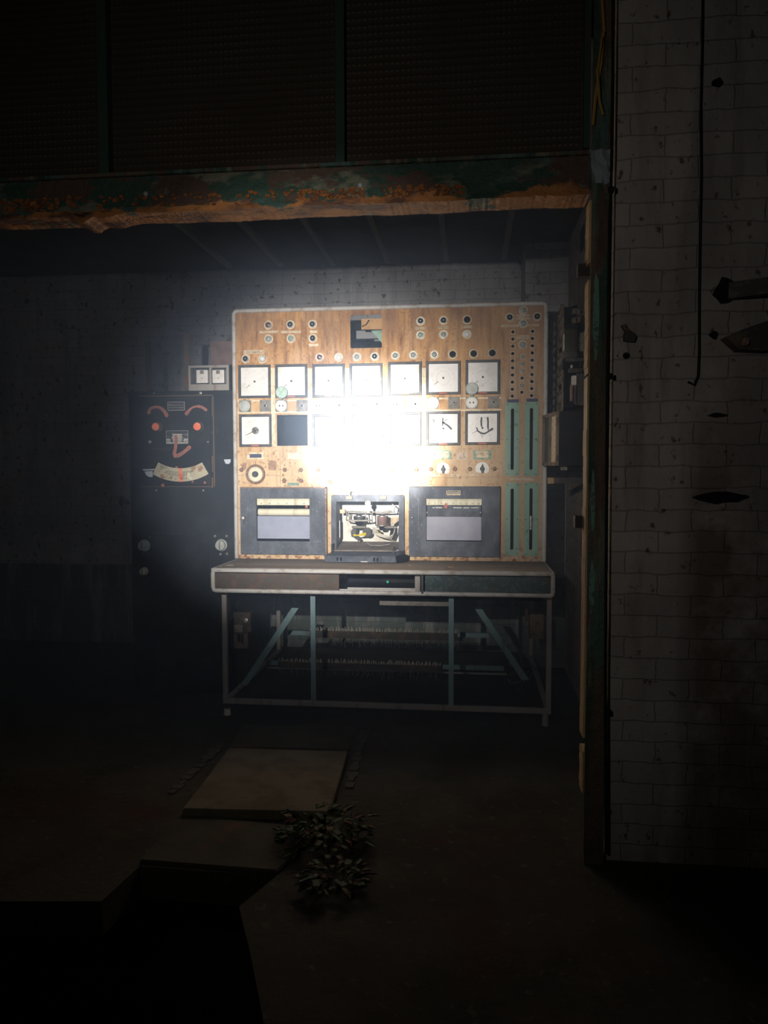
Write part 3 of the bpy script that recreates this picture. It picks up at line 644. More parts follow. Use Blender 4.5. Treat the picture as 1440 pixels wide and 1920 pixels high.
def rotary(px, py):
    c = onY(px, py, YP); r = .040; pts = [(c.x+math.cos(a)*r, YP-.002, c.z+math.sin(a)*r) for a in [math.radians(t_) for t_ in range(-42, 223, 15)]]
    b = MB().prism(pts, (0, .002, 0)).build('rotary_switch', 'socket', CP)
    mb = MB()
    for a in (90, 0, 180): mb.stroke([(c.x+math.cos(math.radians(a))*r*.65, c.z+math.sin(math.radians(a))*r*.65), (c.x+math.cos(math.radians(a))*r*.9, c.z+math.sin(math.radians(a))*r*.9)], .0012, YP-.002, .0006)
    for s in (-1, 1): mb.lathe((c.x+s*r*.66, YP-.002, c.z-r*.5), [(.0018, 0), (.0018, .001)], 8)
    mb.build('switch_marks', 'ink', b)
    MB().lathe((c.x, YP-.002, c.z), [(.014, 0), (.0135, .012), (.011, .014)], 18).build('switch_hub', 'bezel', b, True)
    MB().prism([(c.x-.008, YP-.026, c.z-.004), (c.x-.003, YP-.026, c.z+.026), (c.x+.003, YP-.026, c.z+.026), (c.x+.008, YP-.026, c.z-.004), (c.x+.005, YP-.026, c.z-.024), (c.x-.005, YP-.026, c.z-.024)], (0, .014, 0)).build('knob_grip', 'bezel', b)
rotary(831, 880); rotary(904.2, 879)
# the large round dial
c = onY(479.5, 889.2, YP)
b = MB().lathe((c.x, YP, c.z), [(.0605, 0), (.0605, .010), (.057, .014), (.048, .014), (.045, .008)], 40).build('setting_dial', 'knobrust', CP, True)
MB().lathe((c.x, YP-.003, c.z), [(.0455, 0), (.0455, .006)], 36).build('dial_ring', 'cream', b)
mb = MB()
for i in range(36):
    a = i*PI/18; mb.stroke([(c.x+math.cos(a)*.044, c.z+math.sin(a)*.044), (c.x+math.cos(a)*.038, c.z+math.sin(a)*.038)], .0008, YP-.009, .0006)
mb.build('tick_marks', 'ink', b)
MB().lathe((c.x, YP-.009, c.z), [(.019, 0), (.018, .014), (.015, .018), (.003, .018)], 24).build('dial_knob', 'bezel', b, True)
MB().stroke([(c.x, c.z+.061), (c.x, c.z+.08)], .002, YP, .0012).build('index_mark', 'ink', b)
# labels
tagplate(479.5, 854.7, 32, 13, 'halo'); tagplate(479.5, 854.7, 22, 7, 'navy', 0, 'name_plate', .003); tagplate(550, 908, 22, 6, 'taggreen', 1); tagplate(549, 855, 26, 12, 'halo')
for px in (830, 904.3):
    b = tagplate(px, 852.5, 34, 17, 'taggreen', 0, 'label_holder', .0022); x0, x1, z0, z1 = R(px-11.5, 846.5, px+11.5, 858, YP)
    MB().box(x0, x1, YP-.003, YP-.0022, z0, z1).build('label_card', 'tag', b)
    c = onY(px, 852.5, YP); mb = MB()
    for dx, dz in ((-.048, 0), (.048, 0), (0, -.027)): mb.lathe((c.x+dx, YP-.0022, c.z+dz), [(.003, 0), (.002, .0012)], 8)
    mb.build('rivet', 'ink', b)
tagplate(866, 855, 21, 14, 'halo2'); tagplate(816, 891, 18, 5, 'tag'); tagplate(853, 891, 18, 5, 'tag'); tagplate(889, 890.5, 16, 5, 'tag')
tagplate(608, 904, 26, 7, 'tag'); 
x0, x1, z0, z1 = R(650, 897, 720, 926, YP); tag(MB().box(x0, x1, YP-.002, YP, z0, z1).build('blank_plate', 'white', CP), 'blank white plate above the opened recorder')

# jack rows on the far side
def jack(px, py, kd='hole'):
    c = onY(px, py, YP); x0, x1, z0, z1 = R(px-4.2, py-4.5, px+4.2, py+5, YP)
    b = MB().box(x0, x1, YP-.0012, YP, z0, z1).build('signal_jack', 'halo2', CP)
    if kd == 'hole': MB().lathe((c.x, YP-.0012, c.z), [(.0095, 0), (.0095, .001)], 16).build('jack_hole', 'hole', b)
    else: MB().lathe((c.x, YP-.0012, c.z), [(.012, 0), (.0115, .005), (.007, .009), (.001, .0095)], 16).build('jack_cap', 'greylens', b, True)
for i, y in enumerate((307, 364, 421, 479, 536, 592, 649, 705, 762, 817)): jack(720+(1023.5-i*.6)/4.235, 550+y/4.235)
for i, y in enumerate((302, 359, 417, 474, 531, 588, 645, 701, 757, 813)): jack(720+(1180-i*.9)/4.235, 550+y/4.235)
for x, y, k_ in ((1100, 503, 'c'), (1098, 560, 'c'), (1098, 615, 'c'), (1096, 673, 'hole'), (1096, 732, 'c'), (1094, 786, 'hole')): jack(720+x/4.235, 550+y/4.235, k_)
# green slotted plates
for i, (a, b_, sx) in enumerate((((947, 754.5), (973.8, 892.4), slots[0]), ((982.8, 753), (1009.3, 892.9), slots[1]), ((946.7, 905), (973.8, 1041.5), slots[2]), ((982, 904.5), (1009.3, 1043), slots[3]))):
    mb = MB(); mb.plate(rr(*a, *b_, YP, .008), [sx], YP-.0045, YP-.0005); g = mb.build('slider_plate', 'slider', CP)
    x0, x1, z0, z1 = R(*a, *b_, YP); mb = MB()
    for x in (x0+.012, x1-.012):
        for z in (z0+.012, (z0+z1)/2, z1-.012): mb.lathe((x, YP-.0045, z), [(.0032, 0), (.0028, .0015)], 8)
    mb.build('screw_heads', 'black', g)
    zs = [p[1] for p in sx]; xs = [p[0] for p in sx]
    MB().box(min(xs)-.01, max(xs)+.01, YP+.02, YP+.05, min(zs)-.01, max(zs)+.01).build('slot_channel', 'hole', g)
    if i == 3: xm = (min(xs)+max(xs))/2; MB().box(xm-.004, xm+.004, YP+.006, YP+.02, min(zs)+.12, min(zs)+.2).build('slider_pointer', 'chrome', g)
    if i < 2: MB().box(x0+.012, x1-.006, YP-.012, YP, z1-.001, z1+.017).build('slider_cap', 'navy', g)
tagplate(978, 898.5, 44, 4.5, 'halo2'); tagplate(966, 1046, 10, 3, 'halo2')
# what shows through the opening at the top
x0, x1, z0, z1 = R(678, 598, 720, 618, YP+.1)
tag(MB().box(x0, x1+.1, YP+.09, YP+.11, z0, z1).build('rear_board', 'tanboard', CP), 'tan board seen through the top opening')
x0, x1, z0, z1 = R(600, 621, 760, 636, YP+.3); MB().box(x0, x1, YP+.28, YP+.32, z0, z1).build('rear_channel', 'channel', CP)
q = [onY(*p_, YP+.1) for p_ in ((696, 620), (722, 620), (722, 650), (716, 643))]; tag(MB().prism(q, (0, .004, 0)).build('rear_gusset', 'slider', CP), 'pale green corner plate seen through the top opening')
c = onY(680, 612, YP+.085); MB().tube([onY(679, 612, YP+.08), onY(686, 609, YP+.08), onY(692, 600, YP+.08)], .003).build('loose_wire', 'cable', CP, True)

# ------------------------------------------------------------------ chart recorders
def recorder(o0, o1, w0, w1, pap, ys, left):
    mb = MB(); X0, X1, Z0, Z1 = R(*o0, *o1, YP-.035); wx0, wx1, wz0, wz1 = R(*w0, *w1, YP-.035)
    mb.plate([(X0, Z0), (X1, Z0), (X1, Z1), (X0, Z1)], [[(wx0, wz0), (wx1, wz0), (wx1, wz1), (wx0, wz1)]], YP-.035, YP)
    g = mb.build('chart_recorder', 'recorder', CP)
    mb = MB(); b = .010                         # raised lip round the window
    for a in ((wx0-b, wx0, wz0-b, wz1+b), (wx1, wx1+b, wz0-b, wz1+b), (wx0, wx1, wz1, wz1+b*.6), (wx0, wx1, wz0-b, wz0)): mb.box(a[0], a[1], YP-.039, YP-.034, a[2], a[3])
    mb.build('window_lip', 'recorder', g)
    mb = MB(); mb.box(X0, X1, YP-.0365, YP-.034, Z1-.007, Z1); mb.box(X1-.008, X1, YP-.0365, YP-.034, Z0, Z1); mb.build('rust_edge', 'knobrust' if left else 'bezel', g)
    zy = [onY(800, y, YP-.01).z for y in ys]    # scale bottom, roll top, roll bottom(=paper top), paper bottom
    off = onY((w0[0]+w1[0])/2, ys[0], YP-.01).z-zy[0]; zy = [z+off for z in zy]
    MB().box(wx0+.001, wx1-.001, YP-.022, YP-.018, zy[0], wz1).build('scale_strip', 'cream', g)
    sc = g.children[-1]; mb = MB(); n = 40; W = wx1-wx0
    for i in range(n+1):
        x = wx0+.008+(W-.016)*i/n; l = .016 if i % 5 == 0 else .009; mb.box(x-.0006, x+.0006, YP-.0227, YP-.022, wz1-.002-l, wz1-.002)
    mb.build('scale_ticks', 'greyink', sc)
    nums = ['8', '10', '12', '14', '16', '18'] if left else ['0', '2', '4', '6', '8', '10', '12', '14', '16']
    for i, s_ in enumerate(nums):
        fr = (.06+.16*i+.02) if left else (.045+.1125*i); text('scale_number', s_, wx0+W*fr, YP-.0222, zy[0]+.0095, .0135, 'ink' if not (left and i == 4) else 'redlabel', sc)
    MB().box(wx0-.02, wx1+.02, YP+.0, YP+.004, wz0-.02, wz1+.02).build('inner_back', 'bezel', g)
    if left:
        MB().cyl((wx0+.008, YP-.012, (zy[1]+zy[2])/2), (wx1-.001, YP-.012, (zy[1]+zy[2])/2), (zy[1]-zy[2])/2*.9, n=20).build('chart_roll', 'cream', g, True)
        c = onY(575, 950, YP-.024); MB().box(c.x-.008, c.x+.008, YP-.03, YP-.02, c.z-.008, c.z+.008, .002).build('pen_carriage', 'redlabel', g)
    else:
        MB().box(wx0+.004, wx1-.004, YP-.012, YP-.004, zy[2]+.002, zy[0]-.004).build('pen_bar', 'recorder', g)
        mb = MB(); zc = onY(850, 952, YP-.013).z
        for a, b__ in ((811, 815), (817, 829), (850, 866), (869, 880), (883, 897)): mb.box(onY(a, 952, YP).x, onY(b__, 952, YP).x, YP-.0135, YP-.012, zc-.0018, zc+.0018)
        mb.build('printed_line', 'silver', g)
        c = onY(835.5, 948, YP-.026); MB().prism([(c.x-.009, YP-.028, c.z-.016), (c.x+.011, YP-.028, c.z-.016), (c.x+.010, YP-.028, c.z+.004), (c.x, YP-.028, c.z+.018), (c.x-.008, YP-.028, c.z+.004)], (0, .006, 0)).build('pen_carriage', 'redlabel', g)
        for px in (800.5, 901): c = onY(px, 961, YP-.014); MB().lathe((c.x, YP-.012, c.z), [(.006, 0), (.005, .004), (.002, .006)], 12).build('roller_end', 'silver', g, True)
    MB().box(wx0+.002, wx1-.002, YP-.020, YP-.008, zy[3], zy[2]).build('chart_paper', pap, g)
    return g, X0, X1, Z0, Z1
g, X0, X1, Z0, Z1 = recorder((450.7, 913.3), (612.4, 1039.6), (481, 934.5), (580.6, 1014.8), 'chart', (947, 953, 968, 1011), True)
c = onY(456.3, 971, YP-.035); MB().lathe((c.x, YP-.035, c.z), [(.008, 0), (.008, .008), (.005, .010)], 16).build('latch_button', 'socket', g, True)
MB().prism([(c.x-.002, YP-.041, c.z+.012), (c.x+.016, YP-.041, c.z+.010), (c.x+.016, YP-.041, c.z-.008), (c.x+.006, YP-.041, c.z-.042), (c.x+.001, YP-.041, c.z-.042)], (0, .006, 0)).build('latch_lever', 'bezel', g)
g, X0, X1, Z0, Z1 = recorder((766.5, 912), (937.7, 1043.8), (799, 935), (903.2, 1015), 'chart2', (947, 953, 968.5, 1012.5), False)
x0, x1, z0, z1 = R(837, 920, 863.5, 928.5, YP-.035); b = MB().box(x0, x1, YP-.038, YP-.035, z0, z1).build('maker_plate', 'tag', g)
x0, x1, z0, z1 = R(838.6, 921, 862, 925.6, YP-.035); MB().box(x0, x1, YP-.0388, YP-.038, z0, z1).build('plate_field', 'bezel', b)
text('maker_name', 'Honeywell', (x0+x1)/2, YP-.0392, (z0+z1)/2, .0155, 'cream', b)
c = onY(772.5, 970.5, YP-.035); MB().lathe((c.x, YP-.035, c.z), [(.010, 0), (.010, .002), (.008, .003)], 16).build('lock_plate', 'bezel', g, True); MB().lathe((c.x, YP-.038, c.z), [(.004, 0), (.003, .001)], 10).build('key_hole', 'silver', g)
mb = MB().stroke([P2(784, 935, YP-.035), P2(785, 960, YP-.035), P2(784.5, 984, YP-.035), P2(787, 1000, YP-.035)], [.002, .003, .002, .001], YP-.035, .0005); tag(mb.build('white_drip', 'plate', g), 'thin pale paint drip')

# opened recorder in the middle
xo = [R(621, 928, 757.5, 1040, YP-.04), R(630.5, 940.5, 747.5, 1036, YP-.04)]
mb = MB(); mb.plate(rr(621, 928, 757.5, 1042, YP-.04, .012), [rr(630.5, 940.5, 747.5, 1036, YP-.04, .006)], YP-.04, YP)
OR = mb.build('open_recorder', 'recorder', CP); OR['label'] = 'opened recorder with its bare mechanism showing and its door dropped'
X0, X1, Z0, Z1 = R(627, 936, 751, 1033, YP)
d = .24
MB().box(X0, X1, YP+d, YP+d+.004, Z0, Z1).build('white_back', 'white', OR)
MB().box(X0-.003, X0, YP+.005, YP+d, Z0, Z1).build('housing_side', 'recorder', OR); MB().box(X1, X1+.003, YP+.005, YP+d, Z0, Z1).build('housing_side', 'recorder', OR)
MB().box(X0, X1, YP+.005, YP+d, Z1, Z1+.003).build('housing_top', 'recorder', OR)
mb = MB(); c0 = onY(637, 1028, YP); mb.prism([(X0+.01, YP-.03, Z0+.012), (X1-.01, YP-.03, Z0+.012), (X1-.004, YP+d-.004, Z0+.035), (X0+.004, YP+d-.004, Z0+.035)], (0, 0, -.012)); mb.build('mechanism_tray', 'dustshelf', OR)
MB().box(X0+.01, X1-.01, YP-.045, YP-.03, Z0-.022, Z0+.012).build('tray_lip', 'trim', OR)
x0, x1, z0, z1 = R(630.5, 976, 638, 1008, YP+.1); tag(MB().box(x0, x1, YP+.09, YP+.1, z0, z1).build('white_strip', 'white', OR), 'white strip inside the housing')
ym = YP+.07
def Q(x, y, yy=ym): return onY(600+x/8, 890+y/8, yy)
MB().tube([Q(300, 545), Q(520, 555), Q(720, 560), Q(1000, 565), Q(1130, 560)], .005).build('cross_bar', 'chrome', OR, True)
MB().box(Q(300, 520).x, Q(380, 520).x, ym-.01, ym+.02, Q(300, 580).z, Q(300, 520).z, .002).build('bar_end', 'tag', OR)
for (xa, xb, ya, yb, mt_, mt2) in ((505, 668, 625, 690, 'bezel', 'plate'), (855, 1010, 625, 755, 'copper', 'plate')):
    a, b = Q((xa+xb)/2, ya), Q((xa+xb)/2, yb); r = abs(Q(xa, ya).x-Q(xb, ya).x)/2
    col_ = MB().cyl(a, b, r, n=28).build('coil', mt_, OR, True)
    MB().cyl(a+Vector((0, 0, .004)), a, r*1.02, n=28).build('coil_cap', 'chrome', col_, True)
    MB().cyl(a+Vector((0, 0, .016)), a+Vector((0, 0, .004)), r*.45, r*.6, 20).build('spindle', 'bezel', col_, True)
    MB().cyl(b, b-Vector((0, 0, .004)), r*1.25, n=28).build('base_disc', 'chrome', col_, True)
    MB().cyl(b-Vector((0, 0, .004)), b-Vector((0, 0, .03)), r*.8, r*.5, 20).build('motor_end', 'black', col_, True)
# semicircular rack round the left coil
cc = Q(590, 650); rr_ = .075; pts = [(cc.x+math.cos(a)*rr_, ym-.02+math.sin(a)*.05, cc.z-.012) for a in [PI+i*PI/12 for i in range(13)]]
MB().tube(pts, .005).build('gear_arc', 'trim', OR, True)
mb = MB()
for xa, ya, xb, yb in ((400, 560, 395, 680), (425, 560, 420, 640), (680, 545, 695, 700), (780, 560, 785, 730)): mb.tube([Q(xa, ya), Q(xb, yb)], .0035)
mb.build('linkage_rods', 'chrome', OR, True)
MB().box(Q(480, 780).x, Q(690, 780).x, ym-.015, ym+.02, Q(480, 800).z, Q(480, 770).z, .002).build('mount_plate', 'plate', OR)
MB().box(Q(850, 780).x, Q(1110, 780).x, ym-.015, ym+.02, Q(850, 800).z, Q(850, 768).z, .002).build('mount_plate', 'plate', OR)
a = Q(700, 865); MB().cyl(a, a+Vector((0, .05, 0)), .026, n=18).build('drive_wheel', 'bezel', OR, True); a = Q(865, 880); MB().cyl(a, a+Vector((0, .04, 0)), .017, n=18).build('drive_wheel', 'bezel', OR, True)
MB().prism([Q(500, 800), Q(545, 800), Q(530, 900), Q(595, 960), Q(575, 1005), Q(540, 960), Q(470, 930), Q(460, 850)], (0, .02, 0)).build('lever_arm', 'bezel', OR)
MB().prism([Q(1065, 800), Q(1110, 760), Q(1110, 880), Q(1085, 965), Q(1035, 950)], (0, .02, 0)).build('lever_arm', 'black', OR)
MB().prism([Q(1060, 640), Q(1130, 620), Q(1180, 640), Q(1180, 690), Q(1090, 760), Q(1060, 740)], (0, .012, 0)).build('side_cheek', 'tag', OR)
mb = MB()
for k in range(7):
    x_ = 500+k*4; mb.tube([Q(500, 890+k*5, ym-.02), Q(560, 905+k*2, ym-.03), Q(640, 878+k*6, ym-.03), Q(690, 870+k*6, ym-.02)], .0016, 6)
for k in range(6): mb.tube([Q(840+k*6, 840, ym-.02), Q(880, 870+k*7, ym-.04), Q(950+k*5, 905, ym-.04), Q(1000+k*6, 960-k*8, ym-.02)], .0016, 6)
mb.build('yellow_wires', 'yellow', OR, True)
mb = MB()
for k in range(9):
    mb.tube([Q(790+k*5, 790, ym-.01), Q(790+k*10, 880, ym-.04), Q(900+k*22, 930, ym-.05), Q(1070+k*6, 970-k*14, ym-.04), Q(1120, 850-k*10, ym-.01)], .0016, 6)
for k in range(6): mb.tube([Q(900+k*20, 560, ym), Q(905+k*18, 520, ym-.01), Q(930+k*20, 490+k*3, ym)], .002, 6)
mb.build('white_wires', 'whitewire', OR, True)
MB().tube([Q(1060, 560), Q(1110, 555), Q(1125, 480), Q(1080, 440)], .004).build('bent_wire', 'chrome', OR, True)
MB().tube([Q(700, 1020, YP-.03), Q(760, 1060, YP-.03), Q(900, 1065, YP-.03), Q(1050, 1040, YP-.03)], .0025).build('bent_wire', 'chrome', OR, True)
a = Q(720, 430, YP-.045)
MB().lathe(a, [(.017, 0), (.017, .008), (.010, .010), (.008, .004)], 20).build('brass_eye', 'tag', OR, True); MB().box(a.x-.006, a.x+.010, a.y, a.y+.012, Q(0, 560, YP-.04).z, a.z-.014).build('eye_stem', 'cream', OR)
for px, w_ in ((655, 1), (719, 0)):
    a = onY(px, 932.5, YP-.04); h = MB().box(a.x-.018, a.x+.018, YP-.056, YP-.04, a.z-.011, a.z+.007, .003).build('door_catch', 'stainm', OR)
    if w_: b = onY(656, 923, YP-.04); MB().cyl((b.x, YP-.05, a.z), (b.x, YP-.05, b.z), .005, n=12).build('catch_pin', 'plate', h, True); MB().cyl((b.x, YP-.05, b.z), (b.x, YP-.05, b.z+.008), .012, n=14).build('pin_head', 'plate', h, True)
# the dropped door lying on the desk edge
zt = .878
d0, d1 = onZ(613, 1042, zt+.03), onZ(745, 1045, zt+.03)
yf_, yb_ = YP-.17, YP-.045; x0, x1 = d0.x+.002, onZ(748, 1050, zt).x
mb = MB().prism([(x0, yf_, zt+.002), (x0-.008, yf_+.02, zt+.036), (x0+.035, yb_, zt+.058), (x0+.035, yb_, zt+.03)], (x1-x0, 0, 0))
drd = mb.build('dropped_door', 'recorder', OR); drd['label'] = 'recorder door folded down onto the desktop'
MB().prism([(x1, yf_, zt+.002), (x1-.008, yf_+.02, zt+.036), (x1-.02, yb_, zt+.058), (x1+.06, yb_+.0, zt+.03), (x1+.05, yf_+.05, zt+.004)], (.004, 0, 0)).build('door_flap', 'cabinet', drd)
MB().box(x0+.02, x1-.01, yb_-.03, yb_, zt+.056, zt+.064).build('door_lip', 'dustshelf', drd)
for px in (639, 645.5, 707, 713): a = onZ(px, 1050, zt); MB().box(a.x-.004, a.x+.004, yf_-.003, yf_+.01, zt+.010, zt+.030).build('hinge_slot', 'hole', drd)
a = onZ(683, 1055, zt); MB().box(a.x-.02, a.x+.02, yf_-.004, yf_+.004, zt+.004, zt+.009).build('metal_tab', 'silver', drd)
MB().box(x0+.028, x0+.036, YP-.12, YP-.05, zt+.03, zt+.10).build('stay_arm', 'darkmetal', drd); MB().box(x1-.03, x1-.022, YP-.09, YP-.05, zt+.03, zt+.085).build('stay_arm', 'darkmetal', drd)

# ------------------------------------------------------------------ the desk
ZD, YD = .875, 4.123
xdl, xdr = -1.4381, .447
DK = thing('control_desk', (-.5, YD, 0), 'long narrow desk with dusty top, shallow drawers and open tube frame legs', 'desk')
MB().box(xdl+.012, xdr-.012, YD+.008, YP+.04, ZD-.018, ZD).build('desktop', 'desktop', DK)
zb = .7380
mb = MB(); rb = .0125; cr = .012; zt_ = ZD-.010
loop = [(xdl+.03, zt_), (xdr-.03, zt_), (xdr-.016, zt_-.004), (xdr-.012, zt_-.018), (xdr-.012, zb+.03), (xdr-.016, zb+.016), (xdr-.03, zb+.012), (xdl+.03, zb+.012), (xdl+.016, zb+.016), (xdl+.012, zb+.03), (xdl+.012, zt_-.018), (xdl+.016, zt_-.004), (xdl+.03, zt_), (xdl+.06, zt_)]
mb.tube([(x, YD+.006, z) for x, z in loop], rb, 12)
tag(mb.build('edge_trim', 'trim', DK, True), 'rounded off-white edging round the desk front')
mb = MB()
for x in (xdl+.012, xdr-.012): mb.tube([(x, YD+.006, zt_), (x, YP+.02, zt_)], .011, 10)
mb.build('side_trim', 'trim', DK, True)
for x in (xdl+.006, xdr-.016): MB().box(x, x+.010, YD+.01, YP+.05, zb+.01, ZD-.02).build('side_panel', 'cabinet', DK)
x0, x1, z0, z1 = R(405, 1078, 635.5, 1107, YD); z0, z1 = zb+.026, ZD-.026
dr = MB().box(xdl+.026, x1, YD, YD+.012, z0, z1).build('drawer', 'drawerbrown', DK); dr['label'] = 'brown peeling drawer front'
MB().box(xdl+.03, x1-.02, YD+.012, YD+.35, z0+.004, z0+.012).build('drawer_bottom', 'cabinet', dr)
xa = onY(797, 1095, YD).x
dr = MB().box(xa, xdr-.026, YD, YD+.012, z0, z1).build('drawer', 'drawergreen', DK); dr['label'] = 'speckled dark teal drawer front'
MB().box(xa+.02, xdr-.03, YD+.012, YD+.35, z0+.004, z0+.012).build('drawer_bottom', 'cabinet', dr)
# the empty drawer bay
xm0, xm1 = x1+.002, onY(778, 1095, YD).x
bay = MB().box(xm0, xa, YD+.30, YD+.31, z0, z1).build('empty_bay', 'cabinet', DK); bay['label'] = 'dark gap where a drawer is missing'
mb = MB(); mb.box(xm0+.04, xm1, YD+.03, YD+.045, z0, z0+.010); mb.box(xm0, xm1, YD+.008, YD+.02, z0-.006, z0+.004); mb.build('bay_rail', 'trim', bay)
mb = MB(); mb.box(xm1, xm1+.028, YD-.004, YD+.05, z0, z1-.004); mb.build('bay_post', 'frame', bay)
MB().box(xm1+.034, xm1+.046, YD-.012, YD+.02, z0-.012, z1+.002, .003).build('bay_stop', 'bezel', bay)
a = onY(727, 1091, YD+.25); MB().lathe(a, [(.001, -.002), (.006, 0), (.008, .005), (.003, .011)], 10).build('green_glow_bead', 'greenglow', bay, True)  # bright green bead put in for a small green glow
MB().box(xdl+.03, xdr-.03, YD+.36, YD+.37, .66, z0).build('rear_apron', 'cabinet', DK)
MB().box(xdl+.02, xdr-.02, YD+.02, YP+.04, zb+.004, zb+.010).build('underside', 'cabinet', DK)
# leg frame
YL = 4.255; xl0, xl1 = -1.4212, .4254; zf = .075
wl = .028
for x in (xl0, xl1-wl+.02): MB().box(x, x+wl, YL, YL+wl, zf, zb-.01, .004).build('leg', 'frame', DK)
MB().box(xl0, xl1+.02, YL-.002, YL+wl, zf-.005, zf+.024, .004).build('bottom_rail', 'frame', DK)
for x in (xl0, xl1-wl+.02): MB().box(x, x+wl, YP+.9, YP+.93, zf, zb, .004).build('rear_leg', 'frame', DK); MB().box(x, x+wl, YL+wl, YP+.9, zf, zf+.02, .003).build('side_rail', 'frame', DK)
c = onY(425, 1325, YL+.01); MB().cyl((c.x, YL+.02, .0), (c.x, YL+.02, .035), .022, .018, 14).build('foot', 'ceramic', DK, True); MB().cyl((xl1-.01, YL+.02, 0), (xl1-.01, YL+.02, zf), .018, n=14).build('foot', 'frame', DK, True)
MB().cyl((c.x, YL+.02, .034), (c.x, YL+.02, zf), .008, n=10).build('foot_stem', 'darkmetal', DK, True)
for px in (587.5, 846): a = onY(px, 1200, YL+.012); b_ = MB().box(a.x-.014, a.x+.014, YL+.004, YL+.012, zf+.01, zb-.018).build('upright_brace', 'teal', DK); MB().box(a.x-.014, a.x-.011, YL+.012, YL+.04, zf+.01, zb-.018).build('brace_web', 'teal', b_)
yb2 = YL+.20
for (a, b_) in (((553, 1140), (457, 1285)), ((897, 1142), (985, 1275))):
    p0, p1 = onY(*a, yb2), onY(*b_, yb2+.05); w_ = .022; g = MB().prism([p0-Vector((w_, 0, 0)), p0+Vector((w_, 0, 0)), p1+Vector((w_, 0, 0)), p1-Vector((w_, 0, 0))], (0, .006, 0)).build('diagonal_brace', 'teal', DK)
    MB().prism([p0-Vector((w_, 0, 0)), p0-Vector((w_-.003, 0, 0)), p1-Vector((w_-.003, 0, 0)), p1-Vector((w_, 0, 0))], (0, .035, 0)).build('brace_web', 'teal', g)
for (px0, px1, py) in ((540, 582, 1186), (500, 522, 1242), (858, 915, 1190), (830, 945, 1250)):
    a, b_ = onY(px0, py, 4.78), onY(px1, py, 4.78); MB().box(a.x, b_.x, 4.77, 4.79, a.z-.014, a.z+.014).build('cross_strut', 'teal', DK)
a, b_ = onY(712, 1130, 4.5), onY(856, 1130, 4.5); MB().box(a.x, b_.x, 4.49, 4.50, a.z-.013, a.z+.013).build('cable_duct', 'plate', DK)

# ------------------------------------------------------------------ terminal rails with cut wires
def rail(px0, px1, py, yy, label, nw, thick):
    a, b_ = onY(px0, py, yy), onY(px1, py, yy)
    t = thing('terminal_rail', ((a.x+b_.x)/2, yy, a.z-thick), label, 'terminal rail', 'rails of cut wires under the desk')
    MB().box(a.x, b_.x, yy, yy+.03, a.z-thick/2, a.z+thick/2).build('rail', 'darkmetal', t)
    mb = MB()
    for i in range(nw):
        x = a.x+(b_.x-a.x)*i/nw+.004; h = random.uniform(.012, .03); dx = random.uniform(-.01, .012)
        mb.tube([(x, yy+.01, a.z+thick/2-.004), (x+dx*.4, yy+.006, a.z+thick/2+h*.6), (x+dx, yy-.004, a.z+thick/2+h)], .0030, 5)
    tag(mb.build('upper_wire_ends', 'whitewire', t), 'pale cut wire ends', kind='stuff')
    mb = MB()
    for i in range(int(nw*.75)):
        x = a.x+(b_.x-a.x)*i/(nw*.75)+.006; h = random.uniform(.015, .06); dx = random.uniform(-.02, .02)
        mb.tube([(x, yy+.01, a.z-thick/2+.004), (x+dx, yy-.012, a.z-thick/2-h*.5), (x+dx*.2, yy-.006, a.z-thick/2-h)], .0018, 5)
    tag(mb.build('lower_wire_ends', 'chrome', t), 'grey loose wire loops', kind='stuff')
rail(580, 868, 1189, 4.8, 'upper rail of pale cut wire ends under the desk', 90, .045)
rail(524, 828, 1246, 4.8, 'lower rail of cut wire ends under the desk, nearest the floor', 100, .035)
a, b_ = onY(500, 1252, 4.95), onY(950, 1264, 4.95)
tag(MB().box(a.x, b_.x, 4.95, 4.97, a.z-.006, a.z+.004).build('metal_strip', 'silver'), 'thin shiny metal strip running behind the lower wire rail', 'strip')
# relay device in the left corner under the desk
t = thing('relay_unit', onY(455, 1215, 4.5), 'small broken relay with tan base and loose cables behind the left desk leg', 'relay')
def bx(n_, m_, px0, py0, px1, py1, y0, dp, par, bev=.002): x0, x1, z0, z1 = R(px0, py0, px1, py1, y0); return MB().box(x0, x1, y0, y0+dp, z0, z1, bev).build(n_, m_, par)
bx('base_plate', 'brownmetal', 433, 1172, 464, 1216, 4.48, .02, t); bx('relay_body', 'darkmetal', 438, 1148, 470, 1185, 4.44, .07, t); bx('paper_label', 'plate', 440, 1172, 455, 1186, 4.43, .004, t, 0)
x = onY(462, 1163, 4.43); MB().lathe(x, [(.014, 0), (.014, .012), (.008, .014)], 14).build('coil_end', 'chrome', t, True)
for k, (a0, b0) in enumerate((((428, 1160), (432, 1200)), ((431, 1155), (436, 1240)), ((434, 1150), (440, 1275)))): MB().tube([onY(a0[0]+8, a0[1]-6, 4.46), onY(a0[0], a0[1]+12, 4.42), onY(b0[0]-4, (a0[1]+b0[1])/2+8, 4.42), onY(b0[0], b0[1], 4.46)], .004).build('loose_cable', 'cable' if k else 'dustshelf', t, True)
for px0, py0, px1, py1 in ((446, 1190, 449, 1204), (452, 1190, 455, 1206)): bx('terminal_pin', 'cable', px0, py0, px1, py1, 4.46, .01, t, 0)
t = thing('wire_bundle', onY(1000, 1290, 4.7), 'tangled dark wires heaped behind the right desk leg', 'wires')
for k in range(12):
    p0 = onY(random.uniform(955, 1000), random.uniform(1240, 1285), 4.75); p = p0.copy(); pts = [p0]
    for j in range(5): p = p+Vector((random.uniform(-.03, .05), random.uniform(-.03, .03), random.uniform(-.04, .03))); p.z = max(p.z, .03); p.x = min(p.x, .40); pts.append(p.copy())
    MB().tube(pts, .0035, 6).build('wire', 'plate' if k % 3 == 0 else 'darkmetal', t, True)
